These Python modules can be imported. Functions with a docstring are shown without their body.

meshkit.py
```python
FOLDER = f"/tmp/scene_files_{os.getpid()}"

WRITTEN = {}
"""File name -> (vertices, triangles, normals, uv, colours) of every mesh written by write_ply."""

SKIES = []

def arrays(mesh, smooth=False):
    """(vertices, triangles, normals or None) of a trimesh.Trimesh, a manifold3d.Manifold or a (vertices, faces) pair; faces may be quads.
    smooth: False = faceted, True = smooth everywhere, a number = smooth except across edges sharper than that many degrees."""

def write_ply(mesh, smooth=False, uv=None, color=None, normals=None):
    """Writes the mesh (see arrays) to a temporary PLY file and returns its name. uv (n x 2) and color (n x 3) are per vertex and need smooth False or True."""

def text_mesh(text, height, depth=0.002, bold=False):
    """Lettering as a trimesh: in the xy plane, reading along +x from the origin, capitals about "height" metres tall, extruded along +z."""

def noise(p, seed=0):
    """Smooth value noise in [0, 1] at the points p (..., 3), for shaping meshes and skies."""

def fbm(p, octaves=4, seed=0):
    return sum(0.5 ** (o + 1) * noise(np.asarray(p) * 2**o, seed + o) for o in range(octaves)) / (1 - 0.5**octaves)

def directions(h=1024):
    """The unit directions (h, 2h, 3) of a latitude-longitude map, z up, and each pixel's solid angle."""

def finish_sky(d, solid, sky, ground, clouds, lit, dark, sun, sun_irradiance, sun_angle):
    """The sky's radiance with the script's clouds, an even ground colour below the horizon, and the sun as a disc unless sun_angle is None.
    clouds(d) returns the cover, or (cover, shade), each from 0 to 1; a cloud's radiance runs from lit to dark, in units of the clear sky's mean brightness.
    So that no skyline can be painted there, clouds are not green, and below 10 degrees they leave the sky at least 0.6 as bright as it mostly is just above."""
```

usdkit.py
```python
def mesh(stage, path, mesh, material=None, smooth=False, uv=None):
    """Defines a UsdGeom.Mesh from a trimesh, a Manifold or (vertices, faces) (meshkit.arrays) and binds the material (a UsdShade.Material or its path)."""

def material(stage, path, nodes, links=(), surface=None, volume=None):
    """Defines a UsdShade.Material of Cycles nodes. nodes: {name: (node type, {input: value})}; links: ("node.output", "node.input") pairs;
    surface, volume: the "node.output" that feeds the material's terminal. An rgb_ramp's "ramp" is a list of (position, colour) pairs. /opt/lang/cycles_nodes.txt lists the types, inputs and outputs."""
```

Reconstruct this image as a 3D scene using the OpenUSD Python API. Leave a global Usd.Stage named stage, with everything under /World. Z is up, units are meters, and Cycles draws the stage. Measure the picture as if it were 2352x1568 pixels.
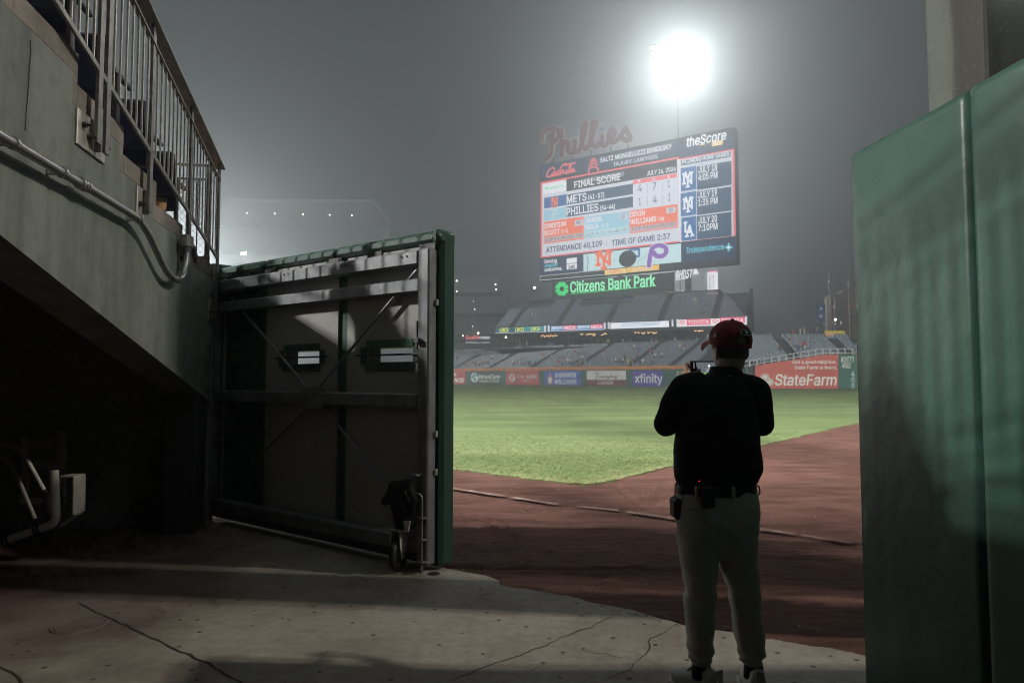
import math, random
import numpy as np, trimesh
import usdkit, meshkit
from pxr import Usd, UsdGeom, UsdLux, UsdShade, Gf
from shapely.geometry import Polygon, LineString, Point, box as sbox
from shapely.ops import unary_union
from shapely import affinity
from manifold3d import Manifold, Mesh as MMesh

random.seed(7)
RNG = np.random.default_rng(7)
stage = Usd.Stage.CreateInMemory()
UsdGeom.Xform.Define(stage, '/World')

# ------------------------------------------------------------------ camera, sky, lights
EYE, PITCH, FPX = np.array([0, 0, 1.52]), 3.08, 1560.0       # photograph read as 2352 x 1568
cam = UsdGeom.Camera.Define(stage, '/World/camera')
cam.CreateHorizontalApertureAttr(36.0)
cam.CreateFocalLengthAttr(36.0 * FPX / 2352)
cam.AddTranslateOp().Set(Gf.Vec3d(*map(float, EYE)))
cam.AddRotateXYZOp().Set(Gf.Vec3f(90 + PITCH, 0, 0))
cam.CreateExposureAttr(0.0)
cam.CreateClippingRangeAttr(Gf.Vec2f(0.05, 5000.0))


def mat(name, nodes, links=(), surface=None, volume=None):
    return usdkit.material(stage, '/World/Looks/' + name, nodes, links, surface, volume)


# night sky: the sun is below the horizon, a last trace of sky light is left
SUN_EL, SUN_ROT = -0.06, -0.6
sky_m = mat('night_sky', {"s": ("sky_texture", {"sky_type": "single_scattering", "sun_disc": False, "sun_elevation": SUN_EL, "sun_rotation": SUN_ROT}),
                          "b": ("background_shader", {"strength": 0.008})}, [("s.color", "b.color")], surface="b.background")
dome = UsdLux.DomeLight.Define(stage, '/World/sky')
UsdShade.MaterialBindingAPI.Apply(dome.GetPrim()).Bind(sky_m)
dome.GetPrim().SetCustomDataByKey('kind', 'structure')
# strength of the lamps of each floodlight tower (radiance of a lamp face)
POWER = dict(field=205.0, left_far=520.0, left_near=13500.0, right=5000.0, behind=2300.0, side=1100.0)
HAZE = dict(density=0.0053, g=0.75, color=(0.75, 0.85, 0.91))

# ------------------------------------------------------------------ pixel helpers
_t = math.radians(PITCH)


def ray(u, v):
    x, y = (u - 1176) / FPX, (784 - v) / FPX
    return np.array([x, math.cos(_t) - y * math.sin(_t), math.sin(_t) + y * math.cos(_t)])


def at(u, v, Y):
    d = ray(u, v)
    return EYE + d * (Y / d[1])


def on_plane(u, v, o, n):
    d = ray(u, v)
    return EYE + d * (np.dot(np.asarray(o, float) - EYE, n) / np.dot(d, n))


def ground(u, v, z=0.0):
    return on_plane(u, v, (0, 0, z), np.array([0, 0, 1.0]))


# ------------------------------------------------------------------ objects
COUNT = {}


class Node:
    def __init__(self, path, M):
        self.path, self.M, self.inv = path, M, np.linalg.inv(M)

    @property
    def prim(self):
        return stage.GetPrimAtPath(self.path)


def numbered(base, name):
    k = COUNT.get((base, name), 0)
    COUNT[(base, name)] = k + 1
    return f"{base}/{name}" + (f"_{k:03d}" if k else "")


def tag(node, label=None, cat=None, group=None, kind=None):
    for k, s in (('label', label), ('category', cat), ('group', group), ('kind', kind)):
        if s:
            node.prim.SetCustomDataByKey(k, s)
    return node


def gfm(M):
    return Gf.Matrix4d(*[float(x) for x in np.asarray(M).T.ravel()])


def frame(o, ex=(1, 0, 0), ey=(0, 1, 0), ez=(0, 0, 1)):
    M = np.eye(4)
    M[:3, 0], M[:3, 1], M[:3, 2], M[:3, 3] = ex, ey, ez, o
    return M


def rotz(o, deg):
    a = math.radians(deg)
    return frame(o, (math.cos(a), math.sin(a), 0), (-math.sin(a), math.cos(a), 0))


def thing(name, label, cat, M=None, group=None, kind=None):
    path = numbered('/World', name)
    M = np.eye(4) if M is None else (frame(M) if np.ndim(M) == 1 else M)
    x = UsdGeom.Xform.Define(stage, path)
    x.AddTransformOp().Set(gfm(M))
    return tag(Node(path, M), label, cat, group, kind)


def obj(name, mesh, material, parent=None, smooth=False, label=None, local=False):
    """One mesh prim. The mesh is in world coordinates (or, with local, in those of the thing)."""
    path = numbered(parent.path if parent else '/World', name)
    v, f = (np.asarray(mesh[0], float), np.asarray(mesh[1], int)) if isinstance(mesh, (tuple, list)) else meshkit.arrays(mesh)[:2]
    if parent is not None and not local:
        v = v @ parent.inv[:3, :3].T + parent.inv[:3, 3]
    if smooth:
        tm = trimesh.Trimesh(v, f, process=True)
        usdkit.mesh(stage, path, tm, material, smooth=smooth)
    else:
        usdkit.mesh(stage, path, (v, f), material)
    n = Node(path, parent.M if parent else np.eye(4))
    if label:
        tag(n, label)
    return n


def one(name, mesh, material, label, cat, group=None, smooth=False):
    return tag(obj(name, mesh, material, None, smooth), label, cat, group)


def struct(name, mesh, material, smooth=False):
    return tag(obj(name, mesh, material, None, smooth), kind='structure')


def dup(src, M, label=None, group=None, name=None):
    path = numbered('/World', name or src.path.split('/')[-1].split('_0')[0])
    x = UsdGeom.Xform.Define(stage, path)
    p = x.GetPrim()
    p.GetReferences().AddInternalReference(src.path)
    p.SetInstanceable(True)
    UsdGeom.Xformable(p).ClearXformOpOrder()
    op = p.GetAttribute('xformOp:transform')
    M = frame(M) if np.ndim(M) == 1 else M
    x.MakeMatrixXform().Set(gfm(M))
    return tag(Node(path, M), label, None, group)


# ------------------------------------------------------------------ shapes
BOXV = np.array([[x, y, z] for x in (-.5, .5) for y in (-.5, .5) for z in (-.5, .5)])
BOXF = np.array([[0, 1, 3], [0, 3, 2], [4, 6, 7], [4, 7, 5], [0, 4, 5], [0, 5, 1], [2, 3, 7], [2, 7, 6], [0, 2, 6], [0, 6, 4], [1, 5, 7], [1, 7, 3]])


def join(*ms):
    V, F, n = [], [], 0
    for m in ms:
        if m is None:
            continue
        v, f = m if isinstance(m, (tuple, list)) else (np.asarray(m.vertices), np.asarray(m.faces))
        V.append(np.asarray(v, float)), F.append(np.asarray(f, int) + n)
        n += len(v)
    return np.vstack(V), np.vstack(F)


def box(x0, x1, y0, y1, z0, z1):
    return BOXV * [x1 - x0, y1 - y0, z1 - z0] + [(x0 + x1) / 2, (y0 + y1) / 2, (z0 + z1) / 2], BOXF


def cbox(x0, x1, y0, y1, z0, z1, c=0.01):
    """box with chamfered edges"""
    s = np.array([x1 - x0, y1 - y0, z1 - z0]) / 2
    c = min(c, *(s * .9))
    P = []
    for a in (-1, 1):
        for b in (-1, 1):
            for d in (-1, 1):
                k = np.array([a, b, d])
                for i in range(3):
                    q = s - c
                    q[i] = s[i]
                    P.append(k * q)
    m = trimesh.convex.convex_hull(np.array(P))
    return np.asarray(m.vertices) + [(x0 + x1) / 2, (y0 + y1) / 2, (z0 + z1) / 2], np.asarray(m.faces)


def put(m, M):
    v, f = m if isinstance(m, (tuple, list)) else (np.asarray(m.vertices), np.asarray(m.faces))
    return np.asarray(v) @ M[:3, :3].T + M[:3, 3], f


def bar(p0, p1, w, h, up=(0, 0, 1), c=0.0):
    """rectangular bar from p0 to p1: w across, h along up"""
    p0, p1 = np.asarray(p0, float), np.asarray(p1, float)
    d = p1 - p0
    L = np.linalg.norm(d)
    d = d / L
    up = np.asarray(up, float)
    if abs(np.dot(up, d)) > .999:
        up = np.array([0, 1.0, 0])
    s = np.cross(d, up)
    s /= np.linalg.norm(s)
    t = np.cross(s, d)
    m = cbox(0, L, -w / 2, w / 2, -h / 2, h / 2, c) if c else box(0, L, -w / 2, w / 2, -h / 2, h / 2)
    M = np.eye(4)
    M[:3, 0], M[:3, 1], M[:3, 2], M[:3, 3] = d, -s, t, p0
    return put(m, M)


def tube(path, r, n=8, caps=True):
    p = np.asarray(path, float)
    r = np.broadcast_to(r, (len(p),)).astype(float)
    t = np.gradient(p, axis=0)
    t /= np.linalg.norm(t, axis=1, keepdims=True) + 1e-12
    a = np.cross(t[0], [0, 0, 1.0] if abs(t[0][2]) < .9 else [1.0, 0, 0])
    A = []
    for k in range(len(p)):
        a = a - t[k] * np.dot(a, t[k])
        a /= np.linalg.norm(a)
        A.append(a.copy())
    A = np.array(A)
    B = np.cross(t, A)
    g = np.arange(n) * 2 * np.pi / n
    V = (p[:, None] + r[:, None, None] * (np.cos(g)[None, :, None] * A[:, None] + np.sin(g)[None, :, None] * B[:, None])).reshape(-1, 3)
    F = []
    for i in range(len(p) - 1):
        for j in range(n):
            q = [i * n + j, i * n + (j + 1) % n, (i + 1) * n + (j + 1) % n, (i + 1) * n + j]
            F += [[q[0], q[1], q[2]], [q[0], q[2], q[3]]]
    if caps:
        V = np.vstack([V, p[:1], p[-1:]])
        m = len(V)
        for j in range(n):
            F += [[m - 2, (j + 1) % n, j], [m - 1, (len(p) - 1) * n + j, (len(p) - 1) * n + (j + 1) % n]]
    return V, np.array(F)


def rnd_path(pts, r=0.1, k=5):
    """polyline with rounded corners"""
    pts = [np.asarray(p, float) for p in pts]
    out = [pts[0]]
    for a, b, c in zip(pts[:-2], pts[1:-1], pts[2:]):
        d0, d1 = a - b, c - b
        l0, l1 = np.linalg.norm(d0), np.linalg.norm(d1)
        q = min(r, l0 * .45, l1 * .45)
        s, e = b + d0 / l0 * q, b + d1 / l1 * q
        for i in range(k + 1):
            u = i / k
            out.append((1 - u) ** 2 * s + 2 * u * (1 - u) * b + u * u * e)
    out.append(pts[-1])
    return np.array(out)


def cyl(p0, p1, r, n=12):
    return tube([p0, p1], r, n)


def lathe(prof, n=16, o=(0, 0, 0)):
    """profile of (radius, z) turned about z"""
    prof = np.asarray(prof, float)
    g = np.arange(n) * 2 * np.pi / n
    V = np.stack([prof[:, None, 0] * np.cos(g), prof[:, None, 0] * np.sin(g), np.repeat(prof[:, 1:2], n, 1)], -1).reshape(-1, 3) + o
    F = []
    for i in range(len(prof) - 1):
        for j in range(n):
            q = [i * n + j, i * n + (j + 1) % n, (i + 1) * n + (j + 1) % n, (i + 1) * n + j]
            F += [[q[0], q[1], q[2]], [q[0], q[2], q[3]]]
    return V, np.array(F)


def extr(poly, d0, d1, M=None):
    """shapely polygon(s) in a frame's x-z plane, extruded along its y from d0 to d1"""
    ms = []
    for g in getattr(poly, 'geoms', [poly]):
        if g.is_empty or g.geom_type != 'Polygon' or g.area < 1e-9:
            continue
        m = trimesh.creation.extrude_polygon(g, abs(d1 - d0), engine='earcut')
        v = np.asarray(m.vertices)
        ms.append((np.stack([v[:, 0], max(d0, d1) - v[:, 2], v[:, 1]], 1), np.asarray(m.faces)))
    m = join(*ms)
    return put(m, M) if M is not None else m


_TEXT = {}


def text(s, h, bold=False, ital=0.0, width=None):
    """lettering in the x-z plane from the origin, capitals h tall; returns (v, f) with y from -1 (front) to 0"""
    if (s, bold) not in _TEXT:
        m = meshkit.text_mesh(s, 1.0, 1.0, bold)
        _TEXT[(s, bold)] = (np.asarray(m.vertices), np.asarray(m.faces))
    v, f = _TEXT[(s, bold)]
    v = v - [v[:, 0].min(), 0, 0]
    k = (width / v[:, 0].max()) if width else h
    return np.stack([v[:, 0] * k + v[:, 1] * h * ital, -v[:, 2], v[:, 1] * h], 1), f


def strokes(lines, r, caps=1):
    """buffered polylines -> shapely shape"""
    return unary_union([LineString(l).buffer(r, cap_style=caps, quad_segs=4) if len(l) > 1 else Point(l[0]).buffer(r) for l in lines])


def curve(pts, n=6):
    """smooth (Catmull-Rom) polyline through the points"""
    p = np.asarray(pts, float)
    p = np.vstack([2 * p[0] - p[1], p, 2 * p[-1] - p[-2]])
    out = []
    for i in range(1, len(p) - 2):
        for t in np.arange(n) / n:
            a, b, c, d = p[i - 1:i + 3]
            out.append(.5 * (2 * b + (c - a) * t + (2 * a - 5 * b + 4 * c - d) * t * t + (3 * b - a - 3 * c + d) * t ** 3))
    out.append(p[-2])
    return np.array(out)


def manifold(m):
    v, f = m
    t = trimesh.Trimesh(v, f, process=True)
    if t.volume < 0:
        t.invert()
    return Manifold(MMesh(np.asarray(t.vertices, np.float32), np.asarray(t.faces, np.uint32)))


def mesh_of(M):
    k = M.to_mesh()
    return np.asarray(k.vert_properties[:, :3], float), np.asarray(k.tri_verts, int)


def ball(p, r, n=16):
    return Manifold.sphere(float(r), n).translate([float(x) for x in p])


def bones(chains, n=16):
    """union of hulls of spheres: chains of (point, radius)"""
    parts = []
    for ch in chains:
        for (a, ra), (b, rb) in zip(ch[:-1], ch[1:]):
            parts.append(Manifold.batch_hull([ball(a, ra, n), ball(b, rb, n)]))
    return parts


def melt(parts, edge, it=8, rough=0.0, seed=0, scale=9.0):
    M = Manifold.batch_boolean(parts, __import__('manifold3d').OpType.Add) if len(parts) > 1 else parts[0]
    M = M.refine_to_length(edge)
    v, f = mesh_of(M)
    t = trimesh.Trimesh(v, f, process=True)
    if it:
        trimesh.smoothing.filter_taubin(t, lamb=.5, nu=.52, iterations=it)
    if rough:
        q = np.asarray(t.vertices)
        t.vertices = q + np.asarray(t.vertex_normals) * ((meshkit.fbm(q * scale + 50, 3, seed) - .5) * 2 * rough)[:, None]
    return np.asarray(t.vertices), np.asarray(t.faces)


def loft(sections, n=24, caps=True):
    """sections: (z, x0, x1, y0, y1, squareness) -> closed solid of rounded sections"""
    g = np.arange(n) * 2 * np.pi / n
    V = []
    for z, x0, x1, y0, y1, e in sections:
        c, s = np.cos(g), np.sin(g)
        c, s = np.sign(c) * np.abs(c) ** e, np.sign(s) * np.abs(s) ** e
        V.append(np.stack([(x0 + x1) / 2 + c * (x1 - x0) / 2, (y0 + y1) / 2 + s * (y1 - y0) / 2, np.full(n, z)], 1))
    V = np.vstack(V)
    m = len(sections)
    F = []
    for i in range(m - 1):
        for j in range(n):
            q = [i * n + j, i * n + (j + 1) % n, (i + 1) * n + (j + 1) % n, (i + 1) * n + j]
            F += [[q[0], q[1], q[2]], [q[0], q[2], q[3]]]
    V = np.vstack([V, V[:n].mean(0), V[(m - 1) * n:m * n].mean(0)])
    for j in range(n):
        F += [[len(V) - 2, (j + 1) % n, j], [len(V) - 1, (m - 1) * n + j, (m - 1) * n + (j + 1) % n]]
    F = np.array(F)
    if sections[0][0] > sections[-1][0]:
        F = F[:, ::-1]
    return V, F


# ------------------------------------------------------------------ materials
def pm(name, col, rough=.6, col2=None, scale=3.0, lo=.35, hi=.65, metallic=0.0, bump=0.0, bscale=60.0, bdist=.01, stretch=None, spec=.5, detail=5.0):
    nodes = {"p": ("principled_bsdf", {"base_color": col, "roughness": rough, "metallic": metallic, "specular_ior_level": spec})}
    links = []
    if col2 is not None or bump:
        nodes["g"] = ("geometry", {})
        src = "g.position"
        if stretch:
            nodes["map"] = ("mapping", {"mapping_type": "point", "scale": stretch})
            links.append(("g.position", "map.vector"))
            src = "map.vector"
    if col2 is not None:
        nodes["n"] = ("noise_texture", {"scale": scale, "detail": detail, "roughness": .6})
        nodes["r"] = ("rgb_ramp", {"ramp": [(0, col), (lo, col), (hi, col2), (1, col2)]})
        links += [(src, "n.vector"), ("n.fac", "r.fac"), ("r.color", "p.base_color")]
    if bump:
        nodes["nb"] = ("noise_texture", {"scale": bscale, "detail": 4.0, "roughness": .6})
        nodes["b"] = ("bump", {"strength": bump, "distance": bdist})
        links += [(src, "nb.vector"), ("nb.fac", "b.height"), ("b.normal", "p.normal")]
    return mat(name, nodes, links, surface="p.BSDF")


def em(name, col, k=1.0):
    return mat(name, {"e": ("emission", {"color": col, "strength": k})}, surface="e.emission")


L = {}
L['raw'] = pm('raw_concrete', (.12, .105, .09), .9, (.24, .215, .19), 2.5, bump=.5, bscale=30)
L['steel'] = pm('galvanized_steel', (.17, .175, .19), .45, (.25, .255, .27), 9.0, metallic=.5, bump=.08, bscale=80)
L['conduit'] = pm('conduit_metal', (.33, .33, .32), .3, (.42, .42, .41), 20.0, metallic=.75)
L['alu'] = pm('dull_aluminium', (.42, .40, .36), .42, (.52, .50, .45), 14.0, metallic=.6)
L['rail'] = pm('railing_metal', (.13, .125, .115), .42, (.22, .21, .19), 16.0, metallic=.6, bump=.1, bscale=90)
L['vinyl'] = pm('green_vinyl', (.024, .070, .050), .42, (.033, .083, .062), 2.2, bump=.12, bscale=9, bdist=.03)
L['board'] = pm('white_backing_board', (.25, .245, .23), .65, (.30, .295, .28), 1.6, bump=.05, bscale=25)
L['black'] = pm('black_rubber', (.012, .012, .013), .55, (.02, .02, .02), 8)
L['cloth_black'] = pm('black_cloth', (.010, .010, .011), .8, (.014, .014, .015), 20, bump=.25, bscale=140, spec=.2)
L['navy'] = pm('navy_plastic', (.016, .022, .05), .38, (.022, .03, .065), 6)
L['dark'] = pm('dark_steel', (.03, .03, .032), .5, (.05, .05, .05), 9, metallic=.3)
L['white'] = pm('white_plastic', (.6, .59, .55), .45, (.5, .48, .43), 10)
L['chrome'] = pm('worn_chrome', (.5, .5, .5), .28, (.4, .4, .4), 12, metallic=.9)
L['kit'] = pm('grey_painted_metal', (.30, .29, .26), .5, (.22, .21, .19), 7, bump=.1)
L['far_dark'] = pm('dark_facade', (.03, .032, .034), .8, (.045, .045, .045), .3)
L['fence_green'] = pm('fence_green', (.03, .10, .075), .6, (.04, .115, .085), .8)
L['far_concrete'] = pm('pale_stand_concrete', (.17, .17, .17), .85, (.22, .22, .21), .4)
L['brick_red'] = pm('red_brick_facade', (.085, .045, .036), .85, (.11, .055, .045), 1.5)
L['far_seat'] = pm('stand_seat_blue', (.17, .205, .245), .35, (.22, .255, .295), .5)
L['paint_white'] = pm('white_print', (.78, .78, .75), .6)

# ================================================================== the setting: ground, track, slab, grass
L['asphalt'] = pm('outer_ground', (.03, .03, .03), .9, (.045, .045, .042), .3)
struct('ground', box(-420, 420, -160, 560, -.60, -.12), L['asphalt'])

# concrete slab of the tunnel
edge_px = [(440, 1152), (500, 1168), (640, 1206), (760, 1238), (900, 1276), (1000, 1299), (1060, 1310), (1125, 1323), (1143, 1331), (1150, 1344), (1235, 1357),
           (1300, 1366), (1380, 1387), (1430, 1396), (1500, 1413), (1570, 1436), (1620, 1443), (1700, 1453), (1760, 1465), (1840, 1478), (1990, 1506), (2120, 1532)]
edge = np.array([ground(u, v)[:2] for u, v in edge_px])
fine = []
for a, b in zip(edge[:-1], edge[1:]):
    n = max(2, int(np.linalg.norm(b - a) / .018))
    for k in range(n):
        fine.append(a + (b - a) * k / n)
fine = np.array(fine + [edge[-1]])
q3 = np.c_[fine, np.zeros(len(fine))]
fine = fine + np.c_[meshkit.fbm(q3 * 9, 4, 1) - .5, meshkit.fbm(q3 * 9, 4, 2) - .5] * .05 + np.c_[meshkit.fbm(q3 * 40, 2, 3) - .5, meshkit.fbm(q3 * 40, 2, 4) - .5] * .016
slab_poly = Polygon([(-11, 6.4)] + [tuple(p) for p in fine] + [(7, 1.2), (7, -8), (-11, -8)]).buffer(0)
SL = trimesh.creation.extrude_polygon(slab_poly, .2, engine='earcut')
SL = (np.asarray(SL.vertices) - [0, 0, .2], np.asarray(SL.faces))
mat_slab = mat('tunnel_concrete', {
    "g": ("geometry", {}), "n1": ("noise_texture", {"scale": .9, "detail": 6.0, "roughness": .62}),
    "r1": ("rgb_ramp", {"ramp": [(0, (.165, .142, .115)), (.38, (.235, .21, .175)), (.55, (.315, .29, .252)), (1, (.35, .33, .295))]}),
    "n2": ("noise_texture", {"scale": 14.0, "detail": 8.0, "roughness": .7}), "r2": ("rgb_ramp", {"ramp": [(0, (.5, .47, .44)), (.40, (.84, .82, .80)), (.58, (1, 1, 1)), (1, (1.12, 1.12, 1.1))]}),
    "m1": ("mix", {"mix_type": "multiply", "fac": 1.0}),
    "v": ("voronoi_texture", {"scale": 7.0, "randomness": 1.0}), "vr": ("rgb_ramp", {"ramp": [(0, (.08, .07, .065)), (.085, (.12, .11, .10)), (.12, (1, 1, 1)), (1, (1, 1, 1))]}),
    "m2": ("mix", {"mix_type": "multiply", "fac": .85}),
    # red clay trodden in on the left side of the tunnel
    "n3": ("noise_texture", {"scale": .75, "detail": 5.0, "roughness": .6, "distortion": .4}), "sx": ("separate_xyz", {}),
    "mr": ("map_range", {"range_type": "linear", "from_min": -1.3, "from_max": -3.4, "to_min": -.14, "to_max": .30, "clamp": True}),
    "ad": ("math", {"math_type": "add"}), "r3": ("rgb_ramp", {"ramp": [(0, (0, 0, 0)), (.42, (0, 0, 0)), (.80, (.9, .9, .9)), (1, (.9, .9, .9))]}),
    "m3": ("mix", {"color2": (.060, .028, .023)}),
    "nb": ("noise_texture", {"scale": 55.0, "detail": 6.0, "roughness": .65}), "b": ("bump", {"strength": .35, "distance": .006}),
    "p": ("principled_bsdf", {"roughness": .75, "specular_ior_level": .35})},
    [("g.position", "n1.vector"), ("n1.fac", "r1.fac"), ("g.position", "n2.vector"), ("n2.fac", "r2.fac"), ("r1.color", "m1.color1"), ("r2.color", "m1.color2"),
     ("g.position", "v.vector"), ("v.distance", "vr.fac"), ("m1.color", "m2.color1"), ("vr.color", "m2.color2"),
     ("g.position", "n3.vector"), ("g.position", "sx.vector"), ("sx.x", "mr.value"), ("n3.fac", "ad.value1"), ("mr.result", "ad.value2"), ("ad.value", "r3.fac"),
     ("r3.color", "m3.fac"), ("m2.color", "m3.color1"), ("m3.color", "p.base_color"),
     ("g.position", "nb.vector"), ("nb.fac", "b.height"), ("b.normal", "p.normal")], surface="p.BSDF")
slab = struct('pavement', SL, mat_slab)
L['crack'] = pm('clay_filled_crack', (.03, .018, .014), .9, (.06, .035, .028), 18)
z4 = lambda X, Y: (.4375 * X, 882 + .4375 * Y)
z2 = lambda X, Y: (1019.2 + .25 * X, 1176 + .25 * Y)


def crack(px, w, name='crack', jit=.012, m='crack'):
    pts = np.array([ground(u, v)[:2] for u, v in px])
    seg = []
    for a, b in zip(pts[:-1], pts[1:]):
        n = max(2, int(np.linalg.norm(b - a) / .02))
        seg += [a + (b - a) * k / n for k in range(n)]
    seg = np.array(seg + [pts[-1]])
    q = np.c_[seg, np.zeros(len(seg))]
    if jit:
        seg = seg + np.c_[meshkit.fbm(q * 14, 4, 5) - .5, meshkit.fbm(q * 14, 4, 6) - .5] * jit * 3
    t = np.gradient(seg, axis=0)
    t /= np.linalg.norm(t, axis=1, keepdims=True)
    nn = np.c_[-t[:, 1], t[:, 0]]
    ww = w * .8 * (.2 + 1.3 * meshkit.fbm(q * 11, 3, 9))[:, None] * np.minimum(1, np.minimum(np.arange(len(seg)) + .3, np.arange(len(seg))[::-1] + .3) / 6)[:, None]
    V = np.vstack([np.c_[seg + nn * ww, np.full(len(seg), .0035)], np.c_[seg - nn * ww, np.full(len(seg), .0035)]])
    n = len(seg)
    F = np.array([[i, n + i, n + i + 1] for i in range(n - 1)] + [[i, n + i + 1, i + 1] for i in range(n - 1)])
    obj(name, (V, F), L[m], slab)


for z, w, pts in [(z4, .007, [(400, 1140), (440, 1160), (560, 1220), (680, 1275), (800, 1330), (900, 1385), (1000, 1420), (1100, 1470), (1180, 1520), (1260, 1560), (1330, 1600)]),
                  (z4, .008, [(-60, 1455), (0, 1480), (60, 1510), (120, 1560), (150, 1600)]),
                  (z2, .0045, [(1660, 925), (1480, 990), (1360, 1055), (1220, 1095), (1060, 1165), (960, 1225), (800, 1270), (640, 1335), (420, 1405), (250, 1470), (20, 1560)]),
                  (z2, .005, [(2220, 1010), (2100, 1060), (2020, 1110), (1890, 1165), (1895, 1210), (1870, 1280), (1830, 1340), (1760, 1390), (1700, 1450), (1550, 1500), (1410, 1565)]),
                  (z2, .003, [(1165, 1220), (1200, 1250), (1280, 1275), (1360, 1295), (1500, 1305), (1640, 1335), (1760, 1365)]),
                  (z2, .003, [(1840, 1340), (1950, 1390), (2120, 1450)]), (z2, .004, [(590, 685), (480, 715), (340, 775), (190, 895)]),
                  (z2, .0025, [(500, 915), (620, 960), (740, 1030)])]:
    crack([z(*p) for p in pts], w)
for pts in [[(145, 1325), (270, 1260)], [(350, 1370), (490, 1300)], [(540, 1430), (660, 1370)], [(740, 1495), (920, 1395)], [(950, 1560), (1130, 1460)], [(1270, 1565), (1370, 1510)],
            [(860, 765), (940, 738)], [(1030, 790), (1090, 765)], [(1200, 820), (1270, 795)], [(1520, 915), (1580, 880)]]:
    crack([z2(*p) for p in pts], .005, 'scratch', 0)

# clay warning track: a displaced sheet near the tunnel, a plain one beyond
Z_T, Z_G = -.055, -.045
mat_dirt = mat('red_clay', {
    "g": ("geometry", {}), "mp": ("mapping", {"scale": (.8, 2.2, 1.0)}), "n1": ("noise_texture", {"scale": 1.4, "detail": 7.0, "roughness": .65}),
    "r1": ("rgb_ramp", {"ramp": [(0, (.048, .021, .0155)), (.40, (.078, .035, .026)), (.56, (.120, .057, .044)), (1, (.158, .080, .063))]}),
    "n2": ("noise_texture", {"scale": 90.0, "detail": 5.0, "roughness": .7}), "r2": ("rgb_ramp", {"ramp": [(0, (.55, .55, .55)), (.45, (.95, .95, .95)), (.7, (1.1, 1.1, 1.1)), (1, (1.5, 1.45, 1.4))]}),
    "m": ("mix", {"mix_type": "multiply", "fac": 1.0}), "nb": ("noise_texture", {"scale": 26.0, "detail": 7.0, "roughness": .7}), "b": ("bump", {"strength": .8, "distance": .02}),
    "w": ("wave_texture", {"wave_type": "bands", "bands_direction": "y", "profile": "sine", "scale": 2.6, "distortion": 5.0, "detail": 3.0, "detail_scale": .6}), "wm": ("math", {"math_type": "multiply_add", "value2": .30}),
    "p": ("principled_bsdf", {"roughness": .9, "specular_ior_level": .2})},
    [("g.position", "mp.vector"), ("mp.vector", "n1.vector"), ("n1.fac", "r1.fac"), ("g.position", "n2.vector"), ("n2.fac", "r2.fac"), ("r1.color", "m.color1"), ("r2.color", "m.color2"),
     ("m.color", "p.base_color"), ("mp.vector", "nb.vector"), ("g.position", "w.vector"), ("w.fac", "wm.value1"), ("nb.fac", "wm.value3"), ("wm.value", "b.height"), ("b.normal", "p.normal")], surface="p.BSDF")
gx, gy = np.meshgrid(np.linspace(-5, 13, 361), np.concatenate([np.linspace(2.4, 12, 300), np.linspace(12.1, 26, 150)]), indexing='ij')
P3 = np.stack([gx, gy, np.zeros_like(gx)], -1)
hh = (meshkit.fbm(P3 * [1.1, 2.0, 1], 4, 11) - .5) * .03 + (meshkit.fbm(P3 * [6, 11, 1], 3, 12) - .5) * .018
from scipy.spatial import cKDTree
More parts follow.
